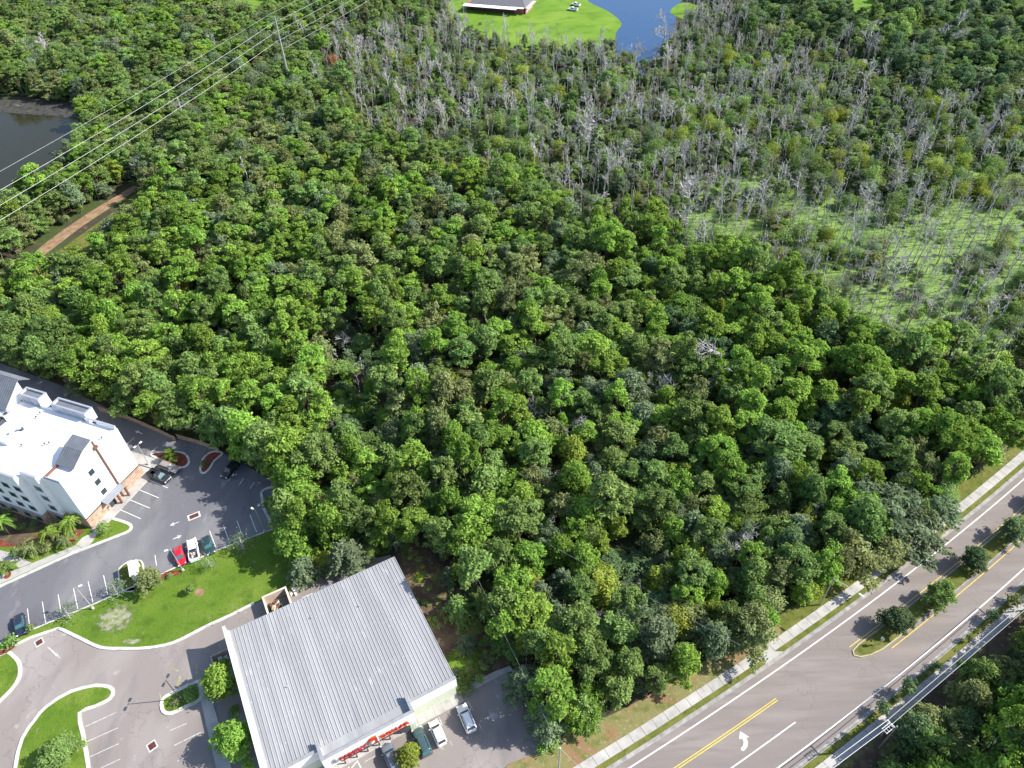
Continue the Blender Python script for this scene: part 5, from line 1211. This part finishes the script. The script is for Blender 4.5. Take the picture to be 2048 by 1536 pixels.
put('broad','mid',4, 5,1132, 3.2,3.2, 'small leafy tree by the red mulch ring at the left edge', at=.6)
put('broad','olive',1, 292,1156, 5.5,5.2, 'leafy olive tree right of the slab sign on the lawn edge', at=.62)
put('bush','mid',1, 340,1150, 1.1,1.6, 'tiny bush at the foot of the red car lamp post')
put('bush','mid',2, 378,1180, 1.8,2.8, 'small lone bush in the middle of the big lawn')
for px, py, w_, l_ in ((225,1176,4.4,'pale sparse sapling beside the right empty stalls'),(128,1222,4.2,'pale sparse sapling beside the left empty stalls'),(480,1082,5.0,'pale sparse sapling overhanging the stalls right of the dark car'),(415,1118,3.0,'thin sapling behind the dark green sedan')):
    put('sapling','grey',0, px,py, 4.8,w_, l_, at=.6)
for px, py, l_ in ((472,1214,'spindly bare sapling on the lawn near the enclosure'),(420,1240,'spindly bare sapling near the lawn kerb')): dead(DEAD[6], px, py, 2.8, 7, l_, wide=.8)
put('bush','bright',0, 340,905, 1.5,2.8, 'bright shrub on the mulch nose by the hotel', at=.6)
put('broad','bright',4, 338,906, 3.6,3.0, 'bright small tree on the left mulch nose', at=.65)
put('bush','olive',1, 408,925, 1.2,2.4, 'thin shrub on the right mulch nose')
put('broad','bright',4, 538,1003, 3.8,3.0, 'small bright tree at the right end of the hotel lot', at=.65)
put('bush','mid',1, 20,1280, 2.0,3.6, 'leafy bush at the left edge above the red mulch')
put('bush','mid',2, 60,1258, 1.5,2.2, 'low bush on the lawn strip behind the navy sedan')
# tall trees whose shade falls on the hotel lot
for i, (px, py, hh_, w_, l_) in enumerate(((478,903,14,8,'tall leafy tree behind the black car in the hotel lot'),(512,925,16,9.5,'tallest leafy tree shading the back of the hotel lot'),(548,948,16,9.5,'broad leafy tree left of the grey fenced enclosure'),(590,968,16.5,10,'broad leafy tree overhanging the grey fenced enclosure'),(445,893,13,7,'leafy tree behind the right mulch nose'),(612,1015,15,9,'broad leafy tree right of the grey fenced enclosure'))):
    g_ = G(px, py); s_ = hh_/10; plant('broad', 'bright' if i % 2 else 'mid', i % NB, g_.x, g_.y, s_, i*1.3, l_, None, 0, w_/(7.6*s_)); SPECIAL.append((g_.x, g_.y, 5))
for i in range(9):
    q_ = HL(-3.4-(i % 3)*1.6, 11+i*2.6); plant('bush', ('dark', 'mid')[i % 2], i % 3, q_.x, q_.y, .9, i, 'dark shrub in the shade below the hotel windows', 'shrubs under the shaded hotel facade', .14, 1.1)
# median trees
for i, (px, py, w_) in enumerate(((1798,1236,6.6),(1886,1182,6.0),(1955,1113,6.4),(2030,1058,6.6),(2105,990,6.4))):
    put('broad', 'dark' if i != 1 else 'mid', [0,5,1,3,2][i], px, py, 5.2, w_*.82, 'dark green median tree, '+['nearest the median nose','second from the median nose','third from the median nose','fourth from the median nose, near the right edge','beyond the right edge'][i], 'trees on the grassy median', at=.64)
# big grey oak by the road
put('broad','grey',5, 1755,1000, 10.5,13, 'large grey green oak by the road, left half of its crown', at=.7); put('broad','grey',5, 1803,1042, 9.5,12, 'large grey green oak leaning over the road edge line', at=.7)
SPECIAL += [(*G(1765,1015,7), 5), (*G(1842,1062,7), 5)]
# roadside shrubs on the right strip
for i, (s_, hh_) in enumerate(((73.5,2.4),(77,1.3),(79.5,2.8),(84,1.2),(87,1.6),(96,1.5),(103,2.2),(109,2.6),(114,1.8))):
    q_ = RP(s_, 12.6); plant('bush', 'olive' if i % 2 else 'dark', i % 3, q_.x, q_.y, hh_/1.6, RNG.uniform(0, 6), 'scrubby bush in the right verge beside the sidewalk', 'bushes along the right verge', .1, .9)
# notable dead trees
dead(BIGDEAD[0], 1432,728, 12, 10.5, 'large bare grey tree spreading over the green wood, centre right', wide=1.25)
dead(BIGDEAD[1], 1322,768, 9, 10.5, 'white bare branching snag left of the large bare tree', wide=1.0)
dead(BIGDEAD[1], 395,765, 9, 10.5, 'grey bare crown above the hotel car park wood', wide=.9)
dead(BIGDEAD[0], 1912,65, 14, 10.5, 'tall pale bare tree against the dark trees at the top right')
dead(BIGDEAD[0], 1330,60, 13, 10.5, 'grey bare tree standing in front of the blue pond', wide=1.1)
dead(BIGDEAD[1], 1275,95, 11, 10.5, 'thin pale bare tree over the near shore of the blue pond', wide=.7)
dead(BIGDEAD[1], 770,60, 12, 10.5, 'grey brown bare tree near the top centre left', wide=1.0)
dead(BIGDEAD[0], 1238,320, 12, 10.5, 'bare grey tree among trunks right of the picture centre', wide=.9)
dead(BIGDEAD[0], 1482,1085, 8, 10.5, 'twisting bare branches inside the wood above the road', wide=1.0)
dead(BIGDEAD[1], 1068,818, 8, 10.5, 'pale bare tree in the gap below the picture centre', wide=.8)
dead(BIGDEAD[0], 1155,855, 7, 10.5, 'bare grey branches right of the pale bare tree', wide=1.0)

# ------------------------------------------------------------------ the wood
def inpoly(x, y, poly):
    c = False; n = len(poly); j = n-1
    for i in range(n):
        xi, yi = poly[i]; xj, yj = poly[j]
        if (yi > y) != (yj > y) and x < (xj-xi)*(y-yi)/(yj-yi)+xi: c = not c
        j = i
    return c
CLEAR = [  # no trunks here (ground outline, surveyed from the photograph)
 [(-400,1800),(-400,640),(-120,660),(60,745),(150,790),(257,836),(322,864),(399,886),(460,903),(520,935),(560,962),(600,990),(592,1005),(572,1010),(568,1050),(640,1110),(770,1100),(800,1092),(860,1098),(905,1148),(955,1225),(1000,1290),(1030,1330),(1060,1400),(1130,1470),(1180,1430),(1180,1800)],
 [(-700,90),(-300,160),(0,190),(150,205),(190,240),(180,290),(150,330),(110,380),(60,410),(20,480),(-80,510),(-400,560),(-700,500)],
 [(900,-90),(900,40),(950,82),(1040,98),(1100,106),(1190,108),(1224,100),(1232,125),(1290,140),(1340,110),(1358,60),(1400,25),(1420,-90)],
 [(420,-60),(560,-60),(548,30),(520,50),(470,35)],
 [(1670,40),(1690,-60),(1800,-60),(1770,40),(1720,60)],
 [(40,550),(62,505),(84,483),(190,408),(262,362),(300,366),(298,425),(235,505),(155,570),(80,585)],
 [(-60,600),(0,540),(70,510),(60,560),(20,590)],
]
def zone(px, py, x=None, y=None):
    """species mix by where the crown stands"""
    if x is not None:   # ragged borders between stands
        px += 55*noise.noise(Vector((x*.06, y*.06, 4.4)))+30*r_.uniform(-1, 1)*(py < 700); py += 38*noise.noise(Vector((x*.06, y*.06, 14.4)))+24*r_.uniform(-1, 1)*(py < 700)
    if inpoly(px, py, ZSW): return 'swamp'
    if inpoly(px, py, ZGU): return 'gully'
    if inpoly(px, py, ZHO): return 'hole'
    if inpoly(px, py, ZTR): return 'topright'
    if inpoly(px, py, ZDM): return 'deadmix'
    if inpoly(px, py, ZRB): return 'rightband'
    if inpoly(px, py, ZLB): return 'leftband'
    if py < 320: return 'upperleft'
    if py > 880 and px > 1180 and (px-1180)*.0+py > 880: return 'bottom'
    return 'centre'
ZSW = [(1375,440),(1440,385),(1500,365),(1580,350),(1700,360),(1800,400),(1900,370),(1990,330),(2150,295),(2450,270),(2450,660),(2048,690),(1930,700),(1830,680),(1750,640),(1690,600),(1600,545),(1500,490),(1420,470)]
ZGU = [(645,590),(705,600),(770,690),(830,830),(900,925),(880,965),(800,915),(700,850),(640,775),(632,680)]
ZGE = [(705,585),(790,620),(900,800),(980,900),(960,960),(895,925),(830,830),(770,690)]
ZHO = [(1215,1060),(1300,1090),(1420,1200),(1380,1250),(1300,1230),(1200,1130)]
ZTR = [(1560,-200),(2600,-200),(2600,330),(2048,190),(1930,160),(1840,130),(1760,90),(1700,40),(1620,20),(1560,60),(1500,60)]
ZDM = [(640,30),(900,30),(1100,90),(1230,150),(1300,90),(1400,-60),(1560,40),(1700,60),(1850,140),(2050,200),(2600,330),(2450,290),(2000,340),(1850,400),(1700,360),(1500,360),(1375,440),(1330,450),(1180,420),(1100,330),(960,300),(850,260),(740,270),(700,200),(640,110)]
ZRB = [(1200,440),(1375,450),(1500,500),(1700,610),(1850,690),(2060,700),(2500,660),(2500,880),(2000,900),(1850,880),(1650,860),(1500,820),(1420,700),(1300,600),(1230,520)]
ZLB = [(-300,520),(200,560),(430,560),(600,620),(650,740),(700,840),(880,960),(1010,1090),(1080,1180),(960,1180),(840,1050),(620,1060),(480,950),(400,860),(200,800),(-100,720),(-300,620)]
MIX = {  # list of (weight, kind, tones, height lo, hi, spacing factor)
 'leftband': [(.50,'broad',('bright','mid','bright'),10,13.5),(.42,'pine',('bright','bright','mid'),11.5,15),(.08,'broad',('olive','yellow'),8,11)],
 'centre': [(.46,'broad',('mid','bright','olive','grey','mid'),8.5,12.5),(.36,'pine',('bright','mid'),10,14),(.08,'broad',('yellow','olive','grey'),7,10),(.07,'feather',('grey','mid'),7,10),(.03,'dead',(),7,10)],
 'rightband': [(.62,'pine',('bright','bright','mid'),11,14.5),(.30,'broad',('mid','bright','dark'),8,12),(.03,'dead',(),9,13),(.05,'broad',('yellow','grey'),7,10)],
 'bottom': [(.52,'broad',('mid','olive','bright','mid','grey','dark'),7.5,11.5),(.16,'pine',('bright','mid'),9,12),(.14,'broad',('yellow','olive','grey'),6.5,10),(.12,'feather',('grey','mid'),6.5,9.5),(.06,'dead',(),6,9)],
 'upperleft': [(.46,'broad',('mid','olive','grey','olive','mid','bright'),7.5,11),(.26,'pine',('bright','mid','mid'),9,12.5),(.16,'slender',('olive','grey','mid'),8,11),(.12,'dead',(),8,12)],
 'deadmix': [(.27,'slender',('olive','mid','grey','yellow','mid','mid'),6.5,10),(.15,'broad',('olive','mid','grey','mid'),5,8),(.57,'dead',(),6.5,14),(.01,'slender',('rust',),5,7)],
 'topright': [(.72,'broad',('dark','dark','mid','grey'),9,14),(.16,'slender',('mid','olive'),9,12),(.12,'dead',(),10,14)],
 'swamp': [(.88,'dead',(),5,13.5),(.11,'slender',('olive','grey','mid'),3.2,6.0),(.01,'slender',('rust',),3,4)],
 'thicket': [(.45,'slender',('olive','grey','mid','yellow'),3.5,7.5),(.12,'broad',('olive','mid'),3,5),(.43,'dead',(),8,13)],
 'gully': [(.8,'broad',('dark','dark','mid'),4.5,6.5),(.2,'dead',(),5,7)],
 'hole': [(1.0,'broad',('dark','mid'),3.5,5)],
 'striplow': [(1.0,'broad',('dark','mid','olive'),3.5,6.0)],
 'strip': [(.62,'broad',('mid','bright','dark','mid'),14,18),(.16,'broad',('yellow','olive'),13,16),(.22,'pine',('mid','bright'),14,18)],
}
SPACE = dict(leftband=4.2, centre=4.0, rightband=3.8, bottom=3.7, upperleft=4.1, deadmix=2.9, topright=5.2, swamp=1.85, gully=4.2, hole=4.2, strip=4.0, striplow=3.0, thicket=2.6)
r_ = random.Random(11)
cell = 3.0; grid = {}; trees = []
def free(x, y, d):
    gx, gy = int(x//cell), int(y//cell); k = int(d//cell)+1
    for i in range(gx-k, gx+k+1):
        for j in range(gy-k, gy+k+1):
            for (a, b, c) in grid.get((i, j), ()):
                m_ = (d+c)/2
                if (a-x)**2+(b-y)**2 < m_*m_: return False
    return True
for (x, y, d) in SPECIAL: grid.setdefault((int(x//cell), int(y//cell)), []).append((x, y, d))
cand = [(r_.uniform(-390, 370), r_.uniform(12, 560)) for _ in range(105000)]
cand = [c for c in cand if abs(c[0]) < 95+c[1]*.72]
for x, y in cand:
    p0 = P(x, y, 0); p1 = P(x, y, 9)
    if p1[0] < -110 or p1[0] > (2420 if x*RN.x+y*RN.y < 8 else 2160) or p1[1] < -50 or p1[1] > 1640: continue
    s_ = x*RD.x+y*RD.y; n_ = x*RN.x+y*RN.y-RC(s_)
    if 7.8 < n_ < (30.6 if s_ > 92 else 31.7): continue
    if n_ <= 7.8: z_ = 'striplow' if n_ > 2.8 else 'strip'
    else:
        if any(inpoly(p0[0], p0[1], q) for q in CLEAR): continue
        if s_ < 66 and n_ < 32.0+max(0, (62-s_)*.10): continue
        z_ = zone(*p1, x, y)
        if p1[1] < 135 and 860 < p1[0] < 1420: z_ = 'deadmix'
        if z_ == 'gully' and not inpoly(p1[0], p1[1], ZGU): z_ = 'centre'
        if z_ != 'swamp' and p0[1] < 640 and inpoly(p1[0], p1[1]-8, ZSW): z_ = 'swamp'
    d = SPACE[z_]*r_.uniform(.8, 1.2)
    if z_ == 'swamp':
        # clumpy: open duckweed glades between thickets
        q = noise.noise(Vector((x*.035, y*.035, 3.1)))+.5*noise.noise(Vector((x*.1, y*.1, 8.1)))
        left = (p1[0] < 1800)
        if q < -.2: d *= 1.35
        if q > .1: d *= .85
        if q+r_.uniform(-.08, .08) > .03+(.06 if p1[0] < 1780 else 0): z_ = 'thicket'; d = 2.6*r_.uniform(.8, 1.3)
    if z_ == 'strip' and s_ < 70: d *= 1.25
    em = z_ in ('leftband', 'centre', 'bottom', 'upperleft', 'rightband') and r_.random() < .09
    if em: d *= 1.3
    if not free(x, y, d): continue
    # tone patches: neighbouring trees look alike
    q = (noise.noise(Vector((x*.03+9, y*.03, 1.7)))+noise.noise(Vector((x*.07, y*.07+4, 5.2)))*.5+1)/2
    u = min(.999, max(0, .55*r_.random()+.45*(q*1.4-.2))); acc = 0; pick = MIX[z_][-1]
    for m_ in MIX[z_]:
        acc += m_[0]
        if u <= acc: pick = m_; break
    kind, tones = pick[1], pick[2]; hgt = r_.uniform(pick[3], pick[4])*(1.0 if z_ in ('swamp', 'gully', 'striplow', 'thicket') else r_.choice((.8, 1, 1, 1.12)))
    if kind != 'dead' and inpoly(p1[0], p1[1], ZGE): hgt *= 1.3
    if em and kind != 'dead': hgt *= 1.25
    if z_ == 'striplow' and s_ > 72: hgt *= 1.75
    if z_ == 'strip': hgt *= 1.15 if s_ > 74 else .72
    tone = tones[min(len(tones)-1, int(len(tones)*(.5*r_.random()+.5*((q*7.3) % 1))))] if tones else None
    grid.setdefault((int(x//cell), int(y//cell)), []).append((x, y, d))
    dist = math.sqrt(x*x+y*y+(H-8)**2); vis = (-30 < p1[0] < 2078) and (-20 < p1[1] < 1560)
    wid = d/{'broad': 5.2, 'pine': 4.6, 'feather': 4.6, 'slender': 3.4, 'dead': 3.8}[kind]
    idx = r_.randrange({'broad': NB, 'pine': NPi, 'feather': 2, 'slender': 3, 'dead': 6}[kind])
    if tone == 'rust' and kind == 'broad': idx = 0
    if kind == 'dead' and z_ == 'swamp' and r_.random() < .5: idx = 10+r_.randrange(4)
    sx = min(1.4, max(.72, wid*1.12))*r_.uniform(.9, 1.15)
    trees.append(dict(k=kind, t=tone, i=idx, x=x, y=y, h=hgt, sx=sx, rz=r_.uniform(0, 6.28), d=dist, v=vis, z=z_, p=p1))
fill = 0
for x, y in cand[::-1]:
    p0 = P(x, y, 0); p1 = P(x, y, 6)
    if p1[0] < -60 or p1[0] > 2110 or p1[1] < -40 or p1[1] > 1600: continue
    s_ = x*RD.x+y*RD.y; n_ = x*RN.x+y*RN.y-RC(s_)
    if n_ < 32.2 or (s_ < 66 and n_ < 34.5): continue
    if any(inpoly(p0[0], p0[1], q) for q in CLEAR): continue
    z_ = zone(*p1)
    if z_ in ('swamp', 'thicket', 'topright', 'deadmix') or (p0[1] < 640 and inpoly(p1[0], p1[1]-14, ZSW)): continue
    if not free(x, y, 1.55): continue
    q = (noise.noise(Vector((x*.04+3, y*.04, 7.7)))+1)/2
    kind = r_.choices(('broad', 'slender', 'feather', 'dead'), (.62, .16, .14, .08))[0]
    tone = {'broad': ('mid', 'olive', 'bright', 'grey', 'yellow', 'mid'), 'slender': ('mid', 'olive', 'grey', 'yellow'), 'feather': ('grey', 'mid'), 'dead': (None,)}[kind]
    tone = tone[int(len(tone)*((q*5.1+r_.random()*.6) % 1))]
    grid.setdefault((int(x//cell), int(y//cell)), []).append((x, y, 1.9)); fill += 1
    trees.append(dict(k=kind, t=tone, i=r_.randrange({'broad': NB, 'feather': 2, 'slender': 3, 'dead': 6}[kind]), x=x, y=y, h=r_.uniform(5.0, 8.8), sx=r_.uniform(.42, .72) if kind != 'slender' else r_.uniform(.7, 1.1), rz=r_.uniform(0, 6.28), d=math.sqrt(x*x+y*y+(H-6)**2), v=(-30 < p1[0] < 2078) and (-20 < p1[1] < 1560), z=z_, p=p1))
print('FILL', fill)
print('TREES', len(trees), {k: sum(1 for t in trees if t['k'] == k) for k in ('broad', 'pine', 'feather', 'slender', 'dead')})
ZN = dict(leftband='in the bright wood above the hotel lot', centre='in the middle of the wood', rightband='in the bright pine belt below the swamp', bottom='in the mixed wood above the road', upperleft='in the dull green wood at the upper left',
          deadmix='among the bare grey trunks of the upper wood', topright='in the dark wood at the top right', swamp='standing in the duckweed swamp', thicket='in a thicket of the duckweed swamp', gully='in the dark shaded gully', hole='in the dark gap near the road', striplow='low beside the right sidewalk', strip='on the strip beyond the road at the lower right')
DM = lambda i: DEAD[i] if i < 10 else SNAG[i-10]
DH = lambda i: [12,10,13,11,9,12.5,7][i] if i < 10 else SNH[i-10]
LIM = dict(broad=300, pine=300, feather=300, slender=300, dead=285)
rest = {}
for kind in LIM:
    L_ = sorted([t for t in trees if t['k'] == kind], key=lambda t: (not t['v'], t['d']/(t['h']*t['sx'])))
    ind = [t for t in L_[:LIM[kind]] if t['v']]; rest[kind] = [t for t in L_ if t not in ind] if len(L_) < 4000 else L_[LIM[kind]:]
    for t in ind:
        if kind == 'dead':
            o = bpy.data.objects.new('dead_tree', DM(t['i'])); COL.objects.link(o); b0_ = DH(t['i']); s_ = t['h']/b0_
            o.location = (t['x'], t['y'], 0); o.rotation_euler = (r_.gauss(0, .07), r_.gauss(0, .07), t['rz']); o.scale = (s_*t['sx'], s_*t['sx'], s_)
            gl = ('brownish' if (t['i'] % 3 == 0 if t['i'] < 10 else t['i'] % 2) else 'pale grey')+' bare tree '+ZN[t['z']]
            tag(o, gl, 'dead tree', gl)
        else:
            gl = '%s %s %s' % (TONES[t['t']][0], KN[kind][1], ZN[t['z']])
            plant(kind, t['t'], t['i'], t['x'], t['y'], t['h']/PH[kind], t['rz'], gl, gl, 0, t['sx']*PH[kind]/t['h'])
# everything past the cap: one object per kind, instanced
def scatter(name, items, key, meshes, hs, label, cat):
    """items -> one object; meshes: dict key -> list of meshes"""
    if not items: return
    keys = sorted(set(key(t) for t in items), key=str); kid = {k: i for i, k in enumerate(keys)}
    me = bpy.data.meshes.new(name); me.from_pydata([(t['x'], t['y'], 0) for t in items], [], [])
    a = me.attributes.new('vid', 'INT', 'POINT'); a.data.foreach_set('value', [kid[key(t)] for t in items])
    a = me.attributes.new('rot', 'FLOAT_VECTOR', 'POINT'); a.data.foreach_set('vector', [v for t in items for v in (t.get('tx', 0), t.get('ty', 0), t['rz'])])
    a = me.attributes.new('scl', 'FLOAT_VECTOR', 'POINT'); a.data.foreach_set('vector', [v for t in items for v in hs(t)])
    o = bpy.data.objects.new(name, me); COL.objects.link(o); tag(o, label, cat, None, 'stuff')
    ng = bpy.data.node_groups.new(name, 'GeometryNodeTree')
    ng.interface.new_socket('Geometry', in_out='INPUT', socket_type='NodeSocketGeometry'); ng.interface.new_socket('Geometry', in_out='OUTPUT', socket_type='NodeSocketGeometry')
    N_ = ng.nodes; L_ = ng.links; gi = N_.new('NodeGroupInput'); go = N_.new('NodeGroupOutput'); jn = N_.new('GeometryNodeJoinGeometry')
    na = N_.new('GeometryNodeInputNamedAttribute'); na.data_type = 'INT'; na.inputs[0].default_value = 'vid'
    nr = N_.new('GeometryNodeInputNamedAttribute'); nr.data_type = 'FLOAT_VECTOR'; nr.inputs[0].default_value = 'rot'
    ns = N_.new('GeometryNodeInputNamedAttribute'); ns.data_type = 'FLOAT_VECTOR'; ns.inputs[0].default_value = 'scl'
    for k in keys:
        for m_ in meshes(k):
            po = PO.get(m_.name)
            if po is None:
                po = bpy.data.objects.new('proto_'+m_.name, m_); PO[m_.name] = po
            cp = N_.new('FunctionNodeCompare'); cp.data_type = 'INT'; cp.operation = 'EQUAL'
            L_.new(na.outputs['Attribute'], cp.inputs[2]); cp.inputs[3].default_value = kid[k]
            oi = N_.new('GeometryNodeObjectInfo'); oi.inputs['Object'].default_value = po; oi.inputs['As Instance'].default_value = True
            ip = N_.new('GeometryNodeInstanceOnPoints'); L_.new(gi.outputs[0], ip.inputs['Points']); L_.new(cp.outputs[0], ip.inputs['Selection'])
            L_.new(oi.outputs['Geometry'], ip.inputs['Instance']); L_.new(nr.outputs['Attribute'], ip.inputs['Rotation']); L_.new(ns.outputs['Attribute'], ip.inputs['Scale'])
            L_.new(ip.outputs[0], jn.inputs[0])
    L_.new(jn.outputs[0], go.inputs[0])
    md = o.modifiers.new('scatter', 'NODES'); md.node_group = ng
    return o
PO = {}
SLB = dict(broad=('broadleaf_wood', 'dense distant broadleaf trees filling the upper wood', 'broadleaf trees'), pine=('pine_wood', 'distant pines scattered through the upper wood', 'pines'),
           feather=('cypress_wood', 'distant feathery trees in the wood', 'cypresses'), slender=('slender_wood', 'slender leafy trees crowding the upper right wood', 'slender trees'))
for kind in ('broad', 'pine', 'feather', 'slender'):
    nm, lb, ct = SLB[kind]
    scatter(nm, rest[kind], lambda t: (t['k'], t['t'], t['i']), lambda k: [m_ for m_ in PROTO[k] if m_], lambda t: (t['sx'], t['sx'], t['h']/PH[t['k']]), lb, ct)
for t in rest['dead']: t['tx'] = r_.gauss(0, .08); t['ty'] = r_.gauss(0, .08)
scatter('bare_wood', rest['dead'], lambda t: t['i'], lambda k: [DM(k)], lambda t: (t['sx']*.9, t['sx']*.9, t['h']/DH(t['i'])), 'distant bare grey trunks and branches of the swamp wood', 'dead trees')
# undergrowth between the trunks
ug = []
for x, y in cand[:36000]:
    p0 = P(x, y, 0)
    if not (-60 < p0[0] < 2110 and -20 < p0[1] < 1600): continue
    s_ = x*RD.x+y*RD.y; n_ = x*RN.x+y*RN.y-RC(s_)
    if 6.9 < n_ < 32.4 or (s_ < 66 and 0 < n_ < 34.2 and n_ > 6.9): continue
    if n_ > 6.9 and any(inpoly(p0[0], p0[1], q) for q in CLEAR+[ZGU]): continue
    sw = inpoly(p0[0], p0[1], ZSW) or inpoly(p0[0], p0[1]-20, ZSW)
    if sw and (noise.noise(Vector((x*.05, y*.05, 2)))+r_.uniform(-.25, .25) < .16): continue
    dm = inpoly(p0[0], p0[1], ZDM)
    tn = r_.choice(('mid', 'olive', 'grey', 'mid', 'bright') if (dm or sw) else ('dark', 'mid', 'olive', 'dark'))
    ug.append(dict(k='bush', t=tn, i=r_.randrange(3), x=x, y=y, h=r_.uniform(1.4, 3.6) if dm else r_.uniform(1.2, 3.0) if not sw else r_.uniform(.8, 1.8), rz=r_.uniform(0, 6.28), sx=r_.uniform(.9, 1.6)))
wr = random.Random(4); wd_ = []
for i in range(260):
    px, py = wr.uniform(780, 1020), wr.uniform(1090, 1370)
    if inpoly(px, py, [(800,1112),(815,1085),(860,1105),(905,1150),(955,1230),(1005,1300),(1010,1330),(960,1352),(915,1372)]) and wr.random() < .62:
        g_ = G(px, py); wd_.append(dict(k='bush', t=wr.choice(('olive', 'mid', 'yellow', 'grey')), i=wr.randrange(3), x=g_.x, y=g_.y, h=wr.uniform(.25, .9), rz=wr.uniform(0, 6), sx=wr.uniform(.35, .9)))
scatter('weeds', wd_, lambda t: (t['k'], t['t'], t['i']), lambda k: [PROTO[k][0]], lambda t: (t['sx'], t['sx'], t['h']/1.6), 'low weeds growing over the brown ditch right of the store', 'weeds')
print('UNDERGROWTH', len(ug))
scatter('undergrowth', ug, lambda t: (t['k'], t['t'], t['i']), lambda k: [PROTO[k][0]], lambda t: (t['sx'], t['sx'], t['h']/1.6), 'dense leafy undergrowth between the trunks of the wood', 'undergrowth')
